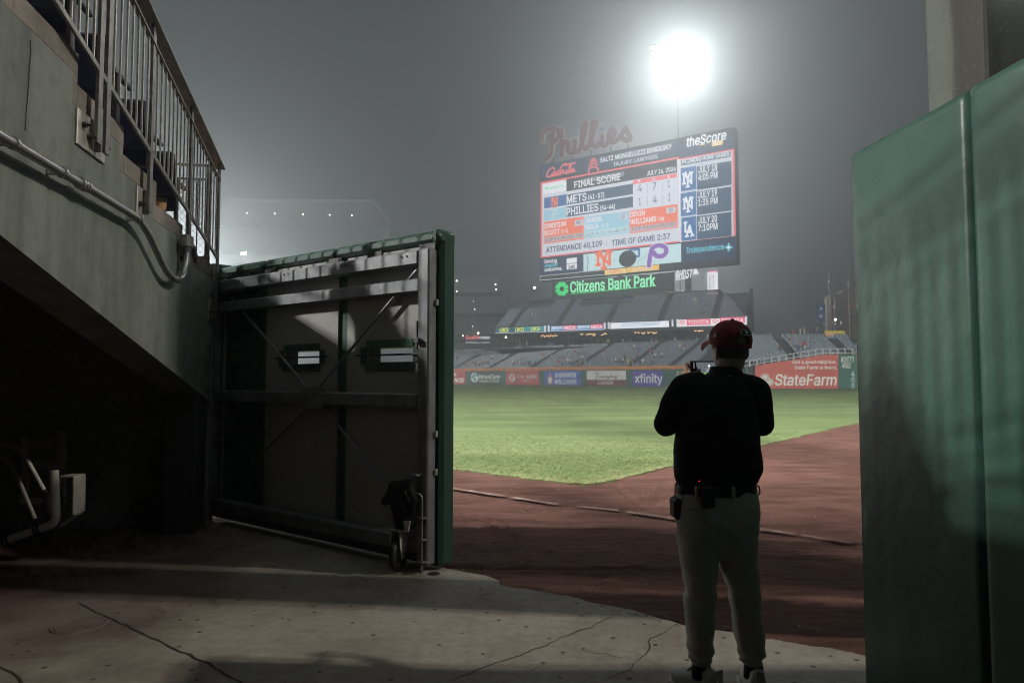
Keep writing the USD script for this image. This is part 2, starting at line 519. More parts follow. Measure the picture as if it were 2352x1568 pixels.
for px, dep, wd in [([(60, 30), (200, 45), (330, 75), (400, 100), (480, 170), (560, 230), (600, 290), (620, 350)], .02, .03), ([(150, 20), (380, 60), (500, 120), (600, 190), (660, 260), (685, 340), (690, 430)], .024, .03),
                    ([(300, 30), (520, 130), (640, 190), (700, 250), (735, 320), (745, 400), (730, 480)], .022, .028), ([(60, -20), (300, 80), (640, 180), (830, 260), (1010, 350), (1190, 440)], -.016, .04),
                    ([(50, 240), (280, 280), (420, 360), (520, 460)], -.014, .05), ([(1500, 650), (1650, 560), (1780, 480), (1880, 430)], -.014, .05), ([(2050, -250), (1900, -60), (1700, -160), (1500, -350)], .02, .05),
                    ([(3000, -500), (2600, -420), (2200, -380), (1700, -420)], -.016, .06), ([(3300, -700), (2900, -560), (2500, -330), (2300, -250)], .014, .06), ([(0, 505), (700, 520), (1500, 510), (2200, 520)], .02, .035)]:
    pts = np.array([ground(*z2(*p), Z_T)[:2] for p in px])
    pts = curve(pts, 40)
    d = cKDTree(pts).query(np.stack([gx, gy], -1))[0]
    dep *= 1.1
    hh -= dep * np.exp(-(d / wd) ** 2) - dep * .6 * np.exp(-((d - wd * 2.2) / wd) ** 2)
for k in range(170):
    fx, fy, fa = RNG.uniform(-1.5, 4.5), 4.2 + 7 * RNG.uniform() ** 1.4, RNG.uniform(0, 3.14)
    dx, dy = (gx - fx) * math.cos(fa) + (gy - fy) * math.sin(fa), -(gx - fx) * math.sin(fa) + (gy - fy) * math.cos(fa)
    hh -= .013 * np.exp(-(dx / .13) ** 4 - (dy / .05) ** 4) - .006 * np.exp(-(dx / .17) ** 4 - (dy / .085) ** 4)
hh *= np.clip((gy - 2.4) / .6, 0, 1)
V = np.stack([gx, gy, Z_T + hh - .012], -1).reshape(-1, 3)
ny = gy.shape[1]
i, j = np.meshgrid(np.arange(gx.shape[0] - 1), np.arange(ny - 1), indexing='ij')
Q = np.stack([i * ny + j, (i + 1) * ny + j, (i + 1) * ny + j + 1, i * ny + j + 1], -1).reshape(-1, 4)
track = struct('warning_track', (V, np.vstack([Q[:, [0, 1, 2]], Q[:, [0, 2, 3]]])), mat_dirt, smooth=True)
struct('outer_track', join(box(-90, 90, 1.0, 120, -.3, Z_T - .05)), mat_dirt)

# pale pebbles and crumbs lying on the clay and along the broken slab edge
ico0 = trimesh.creation.icosahedron()
peb = []
for k in range(420):
    x, y = RNG.uniform(-1.2, 3.6), 3.6 + 6.5 * RNG.uniform() ** 1.3
    if slab_poly.contains(Point(x, y)):
        continue
    r = RNG.uniform(.003, .009)
    peb.append((np.asarray(ico0.vertices) * r * [1.3, 1, .7] + [x, y, Z_T - .002], np.asarray(ico0.faces)))
for k in range(160):
    p = fine[RNG.integers(len(fine) // 4, len(fine))]
    r = RNG.uniform(.003, .010)
    peb.append((np.asarray(ico0.vertices) * r * [1.2, 1, .7] + [p[0] + RNG.normal() * .04, p[1] + RNG.normal() * .05 + .02, .002 if RNG.uniform() < .5 else Z_T], np.asarray(ico0.faces)))
tag(obj('pebbles', join(*peb), pm('pebble', (.34, .30, .26), .8, (.22, .15, .12), 30)), 'small pale pebbles and crumbs scattered on the clay by the slab edge', 'pebbles', None, 'stuff')

# chalk foul line, worn
mat_chalk = mat('worn_chalk', {"g": ("geometry", {}), "n": ("noise_texture", {"scale": 5.0, "detail": 8.0, "roughness": .75}),
                               "r": ("rgb_ramp", {"ramp": [(0, (.11, .055, .043)), (.47, (.16, .085, .068)), (.58, (.24, .16, .135)), (.70, (.42, .36, .33)), (1, (.52, .48, .45))]}),
                               "p": ("principled_bsdf", {"roughness": .95})}, [("g.position", "n.vector"), ("n.fac", "r.fac"), ("r.color", "p.base_color")], surface="p.BSDF")
mchalk = []
for (u0, v0, w0), (u1, v1, w1) in [((960, 1108, .11), (1160, 1139, .10)), ((1175, 1141, .08), (1282, 1157, .08)), ((1325, 1161, .05), (1420, 1171, .06)), ((1440, 1174, .07), (1560, 1191, .10)), ((1735, 1212, .10), (1830, 1225, .07)), ((1838, 1227, .05), (1955, 1245, .09))]:
    a, b = ground(u0, v0, Z_T + .016), ground(u1, v1, Z_T + .016)
    n = 40
    s = np.linspace(0, 1, n)[:, None]
    c = a + (b - a) * s
    d = (b - a) / np.linalg.norm(b - a)
    nn = np.array([-d[1], d[0], 0])
    ww = ((w0 * (1 - s) + w1 * s) * .85 * (.45 + .5 * meshkit.fbm(c * 7, 3, 21))[:, None])
    ww[0] *= .2
    ww[-1] *= .2
    Vc = np.vstack([c + nn * ww, c - nn * ww])
    mchalk.append((Vc, np.array([[k, n + k, n + k + 1] for k in range(n - 1)] + [[k, n + k + 1, k + 1] for k in range(n - 1)])))
struct('chalk_line', join(*mchalk), mat_chalk)

# outfield grass
g_px = [(880, 1052), (960, 1064), (1035, 1075), (1100, 1083), (1200, 1096), (1290, 1106), (1345, 1110), (1380, 1108), (1450, 1091), (1560, 1066), (1700, 1034), (1840, 1000), (1978, 969)]
gp = [ground(u, v, Z_G)[:2] for u, v in g_px]
d0, d1 = gp[0] - gp[2], gp[-1] - gp[-3]
gp = [gp[0] + d0 * 30] + gp + [gp[-1] + d1 * 5.0]
ge = []
for a, b in zip(gp[:-1], gp[1:]):
    n = max(2, min(400, int(np.linalg.norm(b - a) / .03)))
    ge += [a + (b - a) * k / n for k in range(n)]
ge = np.array(ge + [gp[-1]])
q3 = np.c_[ge, np.zeros(len(ge))]
ge = ge + np.c_[meshkit.fbm(q3 * 4, 4, 31) - .5, meshkit.fbm(q3 * 4, 4, 32) - .5] * .16
grass_poly = Polygon([tuple(p) for p in ge] + [(95, 60), (95, 205), (-120, 260), (-120, 80)]).buffer(0)
mat_grass = mat('outfield_grass', {
    "g": ("geometry", {}), "n1": ("noise_texture", {"scale": .32, "detail": 6.0, "roughness": .6}), "r1": ("rgb_ramp", {"ramp": [(0, (.098, .135, .062)), (.40, (.122, .162, .073)), (.6, (.150, .193, .09)), (1, (.175, .21, .105))]}),
    "n2": ("noise_texture", {"scale": 30.0, "detail": 6.0, "roughness": .75}), "r2": ("rgb_ramp", {"ramp": [(0, (.45, .5, .42)), (.4, (.85, .88, .8)), (.62, (1.1, 1.1, 1.05)), (1, (1.55, 1.45, 1.35))]}),
    "mp": ("mapping", {"rotation": (0, 0, .35), "scale": (.03, .11, .1)}), "w": ("noise_texture", {"scale": 4.0, "detail": 2.0}), "r3": ("rgb_ramp", {"ramp": [(0, (.78, .82, .78)), (.45, (.85, .88, .85)), (.55, (1.08, 1.06, 1.05)), (1, (1.14, 1.10, 1.12))]}),
    "m1": ("mix", {"mix_type": "multiply", "fac": 1.0}), "m2": ("mix", {"mix_type": "multiply", "fac": 1.0}),
    "b": ("bump", {"strength": .8, "distance": .03}), "p": ("principled_bsdf", {"roughness": .85, "specular_ior_level": .15})},
    [("g.position", "n1.vector"), ("n1.fac", "r1.fac"), ("g.position", "n2.vector"), ("n2.fac", "r2.fac"), ("g.position", "mp.vector"), ("mp.vector", "w.vector"), ("w.fac", "r3.fac"),
     ("r1.color", "m1.color1"), ("r2.color", "m1.color2"), ("m1.color", "m2.color1"), ("r3.color", "m2.color2"), ("m2.color", "p.base_color"), ("n2.fac", "b.height"), ("b.normal", "p.normal")], surface="p.BSDF")
G = trimesh.creation.extrude_polygon(grass_poly, .2, engine='earcut')
struct('grass_field', (np.asarray(G.vertices) + [0, 0, Z_G - .2], np.asarray(G.faces)), mat_grass)

# blades along the near edge of the grass, thinning out with distance
mat_blade = mat('grass_blade', {"o": ("object_info", {}), "r": ("rgb_ramp", {"ramp": [(0, (.13, .175, .075)), (.5, (.17, .21, .09)), (.8, (.20, .24, .105)), (1, (.25, .26, .13))]}),
                                "d": ("diffuse_bsdf", {}), "t": ("translucent_bsdf", {}), "x": ("mix_closure", {"fac": .3})},
                [("o.random", "r.fac"), ("r.color", "d.color"), ("r.color", "t.color"), ("d.BSDF", "x.closure1"), ("t.BSDF", "x.closure2")], surface="x.closure")
tv, tf = [], []
for k in range(9):
    a, l, h = RNG.uniform(0, 6.28), RNG.uniform(.005, .03), RNG.uniform(.010, .022)
    b = RNG.uniform(-.03, .03, 2)
    e = np.array([math.cos(a), math.sin(a)])
    tip = b + e * l
    s = np.array([-e[1], e[0]]) * .0028
    tv += [(*(b - s), 0), (*(b + s), 0), (*tip, h)]
    tf.append([3 * k, 3 * k + 1, 3 * k + 2])
from shapely import contains_xy
cand = np.c_[RNG.uniform(-5, 14, 150000), 9.6 + 15 * RNG.uniform(0, 1, 150000) ** 1.9]
cand = cand[contains_xy(grass_poly.buffer(.03), cand[:, 0], cand[:, 1])]
cand = cand[np.abs(cand[:, 0] / cand[:, 1] - .22) < .36]
cand = cand[RNG.uniform(0, 1, len(cand)) < np.clip(1 - (cand[:, 1] - 10) / 11, 0, 1) ** 1.5][:45000]
pi = UsdGeom.PointInstancer.Define(stage, '/World/grass_blades')
pi.GetPrim().SetCustomDataByKey('kind', 'stuff')
pi.GetPrim().SetCustomDataByKey('label', 'short green grass blades along the ragged near edge of the outfield')
pi.GetPrim().SetCustomDataByKey('category', 'grass')
obj('tuft', (np.array(tv), np.array(tf)), mat_blade, Node('/World/grass_blades', np.eye(4)))
pi.CreatePrototypesRel().AddTarget('/World/grass_blades/tuft')
mat_straw = mat('straw_blade', {"o": ("object_info", {}), "r": ("rgb_ramp", {"ramp": [(0, (.18, .21, .09)), (.5, (.27, .27, .13)), (1, (.36, .33, .18))]}), "d": ("diffuse_bsdf", {})}, [("o.random", "r.fac"), ("r.color", "d.color")], surface="d.BSDF")
obj('dry_tuft', (np.array(tv) * [1, 1, .8], np.array(tf)), mat_straw, Node('/World/grass_blades', np.eye(4)))
pi.CreatePrototypesRel().AddTarget('/World/grass_blades/dry_tuft')
edge_d = cKDTree(ge).query(cand)[0]
dry = (edge_d < .10 + .55 * RNG.uniform(0, 1, len(cand)) ** 2 * (1.3 - cand[:, 0] / 9).clip(.2, 1.6)).astype(int)
pi.CreateProtoIndicesAttr([int(k) for k in dry])
pi.CreatePositionsAttr([Gf.Vec3f(float(x), float(y), Z_G - .002) for x, y in cand])
ang = RNG.uniform(0, math.pi, len(cand))
pi.CreateOrientationsAttr([Gf.Quath(float(math.cos(a)), 0, 0, float(math.sin(a))) for a in ang])
pi.CreateScalesAttr([Gf.Vec3f(float(s)) for s in RNG.uniform(.6, 1.5, len(cand))])

# ================================================================== raked stand on the left
W0 = np.array([-3.172, 7.15, 0])
WX, WY = np.array([-.1772, .9842, 0]), np.array([-.9842, -.1772, 0])   # towards the field, into the stand
MW = frame(W0, WX, WY)
q_of = lambda y: (y - 7.15) / .9842
wall_px = lambda u, v, off=0.0: on_plane(u, v, W0 - WY * off, -WY)      # off: metres out of the wall's face
RIS = [6.03, 5.32, 4.63, 3.915, 3.2, 2.49, 1.78, 1.07, .36, -.35]
LEV = [2.58 + .187 * k for k in range(11)]
pts = [(0, 1.28), (0, LEV[0])]
for k, y in enumerate(RIS[:-1]):
    pts += [(q_of(y), LEV[k]), (q_of(y), LEV[k + 1])]
pts += [(q_of(RIS[-1]), LEV[9]), (q_of(RIS[-1]), 1.51 + .238 * (6.18 - RIS[-1]))]
wp = Polygon(pts)
# chipped lower edge
mat_wall = mat('painted_wall', {
    "g": ("geometry", {}), "mp": ("mapping", {"scale": (3.2, 3.2, .35)}), "n1": ("noise_texture", {"scale": 1.3, "detail": 6.0, "roughness": .6}),
    "r1": ("rgb_ramp", {"ramp": [(0, (.062, .068, .06)), (.40, (.125, .142, .125)), (.56, (.17, .19, .168)), (1, (.21, .226, .204))]}),
    "n2": ("noise_texture", {"scale": 7.0, "detail": 8.0, "roughness": .7}), "r2": ("rgb_ramp", {"ramp": [(0, (.45, .43, .41)), (.38, (.82, .81, .80)), (.52, (1, 1, 1)), (1, (1.08, 1.08, 1.08))]}),
    "m": ("mix", {"mix_type": "multiply", "fac": 1.0}),
    "v": ("voronoi_texture", {"scale": 9.0}), "vr": ("rgb_ramp", {"ramp": [(0, (.25, .24, .22)), (.03, (.4, .4, .38)), (.05, (1, 1, 1)), (1, (1, 1, 1))]}), "m2": ("mix", {"mix_type": "multiply", "fac": .8}),
    "nb": ("noise_texture", {"scale": 20.0, "detail": 7.0, "roughness": .65}), "b": ("bump", {"strength": .3, "distance": .008}),
    "p": ("principled_bsdf", {"roughness": .62, "specular_ior_level": .4})},
    [("g.position", "mp.vector"), ("mp.vector", "n1.vector"), ("n1.fac", "r1.fac"), ("g.position", "n2.vector"), ("n2.fac", "r2.fac"), ("r1.color", "m.color1"), ("r2.color", "m.color2"),
     ("g.position", "v.vector"), ("v.distance", "vr.fac"), ("m.color", "m2.color1"), ("vr.color", "m2.color2"), ("m2.color", "p.base_color"),
     ("g.position", "nb.vector"), ("nb.fac", "b.height"), ("b.normal", "p.normal")], surface="p.BSDF")
stand = thing('raked_stand', 'stepped concrete end of the seating stand with grey green painted side on the left', 'stand', frame(W0, WX, WY))
obj('side_wall', extr(wp, 0, .3, MW), mat_wall, stand)
obj('pier', put(cbox(-.42, -.02, .02, .32, -.1, 1.5, .015), MW), L['far_dark'], stand)
for k in range(10):
    y1, y0 = (7.15 if k == 0 else RIS[k - 1]), RIS[k]
    a, b = q_of(y0), q_of(y1)
    obj('tread', put(cbox(a + .101, b + (.0 if k == 0 else .098), .010, 8.0, LEV[k] + .001, LEV[k] + .15, .012), MW), L['raw'], stand)
    if k < 9:
        obj('riser', put(cbox(a - .001, a + .10, .012, 8.0, LEV[k] + .002, LEV[k + 1] + .148, .012), MW), L['raw'], stand)
one('field_wall', put(box(.002, .12, .0, 8.0, -.2, 2.725), MW), L['far_concrete'], 'plain concrete field wall under the front row of the left stand', 'wall')
# joint crack on the wall
cp = [wall_px(*p, .004) for p in [(70, 92), (71, 120), (68, 150), (66, 190), (63, 230), (60, 262), (58, 300)]]
obj('crack', tube(cp, .0022, 4), L['crack'], stand)
# wall of the tunnel further left, closes the space under the stand
one('back_wall', join(put(box(-9.5, .1, 7.8, 8.1, -.2, 4.5), MW)), L['raw'], 'dark concrete back wall under the left stand', 'wall')

# railing along the stepped edge
zb = lambda y: 2.79 + .2215 * (7.05 - y)
zt = lambda y: zb(y) + .985
OFF = -.055                                                            # local y of the railing, outside the wall's face
rl = thing('stair_railing', 'grey metal baluster railing bolted to the stepped edge of the left stand', 'railing', frame(W0, WX, WY))


def wl(y, z, d=OFF):
    return W0 + WX * q_of(y) + WY * d + np.array([0, 0, z])


posts = [4.14, 4.262, 5.06, 6.08, 7.10]
ends = [.6, 1.6, 2.2, 2.85, 4.14, 5.06, 6.08, 7.10]
for y in posts + [2.85, 1.6]:
    dbl = y in (4.14, 4.262)
    obj('post', bar(wl(y, zb(y) - (.46 if y != 7.10 else .62)), wl(y, zt(y) + (.01 if y == 7.10 else 0)), .062, .02, up=WY), L['rail'], rl)
    if y not in (4.262,):
        yc = y + (.06 if dbl else 0.0)
        zc = zb(yc) - .40 if y != 7.10 else zb(yc) - .55
        w = .16 if dbl else .075
        pl = obj('base_plate', put(cbox(q_of(yc) - w - (.05 if not dbl else .08), q_of(yc) + (w if dbl else .03), -.014, -.001, zc - .11, zc + .11, .003), MW), L['alu'], rl)
        for dq in ((-.17, -.10, .12) if dbl else (-.085,)):
            bm = cyl(wl(yc + dq * .98, zc + .0 + (.03 if dq == -.17 else -.02), -.012), wl(yc + dq * .98, zc + (.03 if dq == -.17 else -.02), -.062), .0085, 8)
            nut = cyl(wl(yc + dq * .98, zc + (.03 if dq == -.17 else -.02), -.014), wl(yc + dq * .98, zc + (.03 if dq == -.17 else -.02), -.036), .019, 6)
            obj('bolt', join(bm, nut), L['dark'], rl)
        obj('bracket', put(box(q_of(yc) - .012, q_of(yc) + .012, OFF, -.012, zc - .08, zc + .10), MW), L['rail'], rl)
for a, b in zip(ends[:-1], ends[1:]):
    obj('bottom_rail', bar(wl(a, zb(a)), wl(b, zb(b)), .018, .04, c=.003), L['rail'], rl)
    obj('middle_rail', bar(wl(a, zt(a) - .15), wl(b, zt(b) - .15), .04, .012, c=.002), L['rail'], rl)
    n = max(2, int(round((b - a) / .103)))
    for k in range(1, n):
        y = a + (b - a) * k / n
        if abs(y - 4.262) < .03:
            continue
        obj('baluster', bar(wl(y, zb(y) + .005), wl(y, zt(y) - .152), .012, .012, up=WX), L['alu'], rl)
obj('handrail', bar(wl(.6, zt(.6)), wl(7.16, zt(7.16)), .095, .014, c=.003), L['rail'], rl)
# the railing turns along the front of the first row
fr = thing('front_railing', 'metal baluster railing with wire mesh across the front row of the left stand', 'railing', frame(W0 + WX * -.05, WX, WY))
for d in (.05, 1.2, 2.4, 3.6):
    obj('post', bar(wl(7.1, zb(7.1) - .05, d), wl(7.1, zt(7.1), d), .05, .02, up=WX), L['rail'], fr)
for z, h in ((zb(7.1), .04), (zt(7.1) - .15, .012), (zt(7.1), .014)):
    obj('rail', bar(wl(7.1, z, .02), wl(7.1, z, 3.7), .05 if h < .02 else .02, h), L['rail'], fr)
for k in range(1, 34):
    d = .05 + k * .105
    obj('baluster', bar(wl(7.1, zb(7.1), d), wl(7.1, zt(7.1) - .15, d), .012, .012, up=WX), L['rail'], fr)
wires = []
for k in range(-10, 40):
    for s in (1, -1):
        a = k * .075
        p = []
        for i in range(0, 26):
            z = zb(7.1) + .02 + i * .0325
            d = a + s * i * .0325
            if .06 < d < 2.6:
                p.append(wl(7.085, z, d))
        if len(p) > 1:
            wires.append(tube([p[0], p[-1]], .0018, 3, False))
wm = obj('wire_mesh', join(*wires), L['dark'], fr)

# conduit pipe on the wall
pp = [wall_px(u, v, .075) for u, v in [(-260, 150), (0, 312), (190, 424), (316, 500), (338, 530), (382, 624), (402, 643), (420, 636), (428, 600), (430, 572)]]
cond = thing('conduit_pipe', 'grey conduit pipe running down along the painted wall to a junction box', 'pipe', frame(pp[3], WX, WY))
obj('pipe', tube(rnd_path(pp, .09, 6), .026, 12), L['conduit'], cond, smooth=60)
for u, v in [(142, 396), (318, 503), (408, 641), (30, 329)]:
    c = wall_px(u, v, .075)
    d = (pp[2] - pp[1]) / np.linalg.norm(pp[2] - pp[1])
    if u > 350:
        d = np.array([d[0], d[1], -.1])
        d = d / np.linalg.norm(d)
    obj('clamp', join(cyl(c - d * .012, c + d * .012, .033, 12), bar(c, c + WY * .07, .02, .03)), L['conduit'], cond)
c = wall_px(190, 424, .075)
d = (pp[2] - pp[1]) / np.linalg.norm(pp[2] - pp[1])
for o in (-.035, 0, .035):
    obj('coupling', cyl(c + d * (o - .012), c + d * (o + .012), .036, 14), L['conduit'], cond)
c = wall_px(430, 556, .075)
bx = obj('junction_box', cbox(c[0] - .035, c[0] + .035, c[1] - .06, c[1] + .06, c[2] - .05, c[2] + .06, .01), L['kit'], cond)
obj('gland', cyl(c + [0, 0, -.05], c + [0, 0, -.085], .034, 12), L['steel'], cond)
obj('elbow', tube(rnd_path([c + WX * .05, c + WX * .16, c + WX * .30 + np.array([0, 0, -.12])], .06, 4), .026, 10), L['conduit'], cond, smooth=60)

# seats of the near stand, folded, seen from behind through the railing
S0 = thing('stadium_seat', 'x', 'seat', frame(W0, WX, WY), 'dark seats in the near left stand')


def seat_parts(t, M, mats, fine=True):
    sh, st = mats
    back = cbox(-.03, .02, -.23, .23, .47, .86, .02)
    v = back[0].copy()
    v[:, 0] -= (v[:, 2] - .47) * .22 + .05 * (np.abs(v[:, 1]) / .23) ** 2 * -1
    obj('backrest', put((v, back[1]), M), sh, t)
    pan = cbox(.045, .11, -.215, .215, .34, .72, .02)
    v = pan[0].copy()
    v[:, 0] -= (v[:, 2] - .34) * .12
    obj('seat_pan', put((v, pan[1]), M), sh, t)
    for s in (-1, 1):
        obj('standard', put(join(box(-.05, .10, s * .245 - .012, s * .245 + .012, .0, .06), box(-.03, .03, s * .245 - .012, s * .245 + .012, .05, .58)), M), st, t)
        obj('armrest', put(cbox(-.06, .26, s * .245 - .022, s * .245 + .022, .58, .615, .008), M), sh, t)
    if fine:
        obj('cup_holder', put(lathe([(.03, .60), (.045, .60), (.045, .69), (.04, .69), (.035, .61)], 10, (-.11, .245, 0)), M), st, t)


first = True
row_name = ['front', 'second', 'third', 'fourth', 'fifth', 'sixth', 'seventh', 'eighth']
for k in range(8):
    y0 = RIS[k] + .17
    for c in range(5):
        o = W0 + WX * q_of(y0) + WY * (.34 + .51 * c) + np.array([0, 0, LEV[k] + .15])
        lab = f'dark navy folding seat, {["beside the railing", "second from the railing", "third from the railing", "fourth from the railing", "fifth from the railing"][c]} in the {row_name[k]} row of the left stand'
        if first:
            S0.M = frame(o, WX, WY)
            S0.inv = np.linalg.inv(S0.M)
            UsdGeom.Xformable(S0.prim).MakeMatrixXform().Set(gfm(S0.M))
            seat_parts(S0, S0.M, (L['navy'], L['dark']))
            tag(S0, lab)
            first = False
        elif k < 4:
            dup(S0, frame(o, WX, WY), lab, 'dark seats in the near left stand')

# paper cup left on the second tread
cpos = W0 + WX * q_of(5.62) + WY * .10 + np.array([0, 0, LEV[1] + .151])
cpos = W0 + WX * q_of(5.72) + WY * .08 + np.array([0, 0, LEV[1] + .151])
cup = thing('paper_cup', 'open paper cup with orange print standing on a stair tread under the railing', 'cup', cpos)
L['cup'] = pm('cup_paper', (.16, .12, .09), .6, (.10, .08, .07), 40)
L['cup_print'] = pm('cup_print', (.5, .2, .05), .6, (.4, .3, .2), 60)
obj('cup_wall', lathe([(.0, .0), (.038, .0), (.056, .12), (.058, .122), (.054, .12), (.036, .004), (0, .004)], 16, cpos), L['cup'], cup)
obj('print_band', lathe([(.0425, .025), (.0528, .09)], 16, cpos), L['cup_print'], cup)

# ================================================================== the field gate (left leaf), seen from behind
GX, GY = np.array([.804, -.5946, 0]), np.array([.5946, .804, 0])
H0 = np.array([-.57, 5.42, 0]) - GX * 3.33
MG = frame(H0, GX, GY)


def gpx(u, v, d=0.0):
    """pixel -> (a, z) on the gate's plane at depth d in front of its back"""
    p = on_plane(u, v, H0 + GY * d, GY) - H0
    return np.dot(p, GX), p[2]


gate = thing('field_gate', 'closed galvanized gate leaf with green padded top and pale backing boards', 'gate', MG)
A1 = 3.30
G = lambda *a, **k: put(cbox(*a, **k), MG)
ar = gpx(971, 900, -.1)[0]
obj('post', G(A1 - .135, A1 - .012, -.10, .0, .06, 2.56, c=.012), L['steel'], gate)
obj('post', G(.03, .15, -.10, .0, .12, 2.56, c=.012), L['steel'], gate)
L['tube_lit'] = L['steel']
zt0, zt1 = 2.435, 2.555
obj('rail', G(.152, A1 - .137, -.099, .0, zt0, zt1, c=.012), L['steel'], gate, label='top rail of the gate frame')
obj('rail', G(.152, A1 - .137, -.085, -.001, 2.215, 2.325, c=.012), L['steel'], gate)
obj('rail', G(.152, A1 - .137, -.095, -.001, 1.28, 1.395, c=.012), L['steel'], gate)
obj('rail', G(.152, A1 - .137, -.095, -.001, .14, .26, c=.012), L['steel'], gate)
L['rust'] = pm('rust', (.05, .022, .012), .85, (.09, .045, .03), 40)
# backing boards with viewing slots
strips = [gpx(515, 800)[0], gpx(611, 800)[0], gpx(775, 800)[0], gpx(796, 800)[0]]
s1 = [gpx(655, 818, .01)[0], gpx(737, 818, .01)[0], gpx(700, 832, .01)[1], gpx(700, 806, .01)[1]]
s2 = [gpx(845, 818, .01)[0], gpx(952, 818, .01)[0], gpx(900, 831, .01)[1], gpx(900, 804, .01)[1]]
zsl = (min(s1[2], s2[2]), max(s1[3], s2[3]))


def board(a0, a1, holes, d0, d1, z0, z1, name, m):
    p = sbox(a0, z0, a1, z1)
    for h in holes:
        p = p.difference(sbox(h[0], zsl[0], h[1], zsl[1]))
    return obj(name, extr(p, d0, d1, MG), m, gate)


board(strips[1], strips[2], [s1], .004, .022, .16, 2.60, 'backing_board', L['board'])
board(strips[3], A1 - .10, [s2], .004, .022, .16, 2.60, 'backing_board', L['board'])
board(.16, strips[0], [], .004, .022, .16, 2.60, 'backing_board', L['board'])
# green pads on the field side
for a0, a1, hs in [(.0, .80, []), (.803, 1.62, [s1]), (1.623, 2.35, [s1]), (2.353, A1 - .03, [s2])]:
    board(a0, a1, hs, .026, .16, .035, 2.70, 'pad', L['vinyl'])
# padded cap over the top: pieces with seams
for a0, a1 in [(.02, .92), (.924, 2.02), (2.024, A1 - .02)]:
    obj('cap_pad', G(a0, a1, -.022, .165, 2.615, 2.715, c=.03), L['vinyl'], gate, smooth=40)
obj('end_pad', G(A1 - .045, A1 + .028, .02, .19, .03, 2.70, c=.03), L['vinyl'], gate, smooth=40)
obj('corner_pad', G(A1 - .06, A1 + .031, -.03, .192, 2.60, 2.722, c=.03), L['vinyl'], gate, smooth=40)
for a in (.55, 1.02, 2.02, 2.55, A1 - .12):
    obj('spacer', G(a - .09, a + .09, -.006, .003, 2.556, 2.62, c=.002), L['black'], gate)
# X-bracing rods
for p0, p1 in [((968, 608), (722, 902)), ((532, 684), (716, 902)), ((722, 922), (596, 1046)), ((735, 922), (900, 1136))]:
    a, b = gpx(*p0, -.05), gpx(*p1, -.05)
    obj('brace_rod', put(cyl((a[0], -.05, a[1]), (b[0], -.05, b[1]), .0125, 8), MG), L['steel'], gate)
obj('brace_plate', G(gpx(700, 905, -.05)[0], gpx(752, 905, -.05)[0], -.10, -.094, 1.24, 1.44, c=.002), L['steel'], gate)
# slot flaps and bars
for s, dz in ((s1, 0), (s2, 0)):
    w = s[1] - s[0]
    obj('slot_flap', G(s[0] - .0, s[1], -.012, .0035, zsl[1] + .002, zsl[1] + .068, c=.003), L['vinyl'], gate)
    obj('slot_flap', G(s[0] - .01, s[1], -.012, .0035, zsl[0] - .075, zsl[0] - .002, c=.003), L['vinyl'], gate)
    obj('slot_flap', G(s[0] - .075, s[0] - .001, -.012, .0035, zsl[0] - .02, zsl[1] + .01, c=.003), L['vinyl'], gate)
    obj('slot_flap', G(s[1] + .001, s[1] + .06, -.012, .0035, zsl[0] - .0, zsl[1] + .008, c=.003), L['vinyl'], gate)
    zc = (zsl[0] + zsl[1]) / 2
    obj('slot_bar', G(s[0] - .13, s[1] + .13, -.024, -.013, zc - .008, zc + .008, c=.002), L['dark'], gate)
for a in (.62, .68, 1.38, 1.44, 2.22, 2.28, 2.98, 3.04):
    obj('bolt', put(cyl((a, -.1005, 2.515), (a, -.104, 2.515), .009, 8), MG), L['rust'], gate)
# catch plate half way up the post
obj('latch_keeper', G(A1 - .145, A1 - .09, -.135, -.101, 1.80, 1.84, c=.004), L['steel'], gate)
obj('latch_plate', G(A1 - .155, A1 - .136, -.10, -.02, 1.75, 1.98, c=.003), L['steel'], gate)
for z in (.75, 1.05, 2.1):
    obj('latch_plate', G(A1 - .011, A1 + .01, -.03, .0, z, z + .05, c=.004), L['alu'], gate)
# cane bolt with guides
c0, c1, c2 = gpx(943, 1134, -.14), gpx(969, 1134, -.14), gpx(967, 1312, -.14)
cb = obj('cane_bolt', put(tube(rnd_path([(c0[0], -.14, c0[1]), (c1[0], -.14, c1[1]), (c1[0], -.14, .012)], .05, 6), .0105, 10), MG), L['steel'], gate, smooth=60)
for v in (1189, 1239, 1290):
    z = gpx(966, v, -.14)[1]
    obj('bolt_guide', G(c1[0] - .035, c1[0] + .03, -.16, -.099, z - .005, z + .005, c=.001), L['steel'], gate)
h = gpx(952, 1090, -.14)
obj('pull_handle', G(h[0] - .04, h[0] + .045, -.16, -.10, h[1] - .006, h[1] + .006, c=.002), L['steel'], gate)
k0 = gpx(940, 1137, -.13)
obj('lock_box', join(G(k0[0] - .03, k0[0] - .018, -.13, -.10, k0[1] - .01, k0[1] + .07, c=.003), G(k0[0] - .018, k0[0] + .05, -.13, -.10, k0[1] - .01, k0[1] + .012, c=.003)), L['steel'], gate)
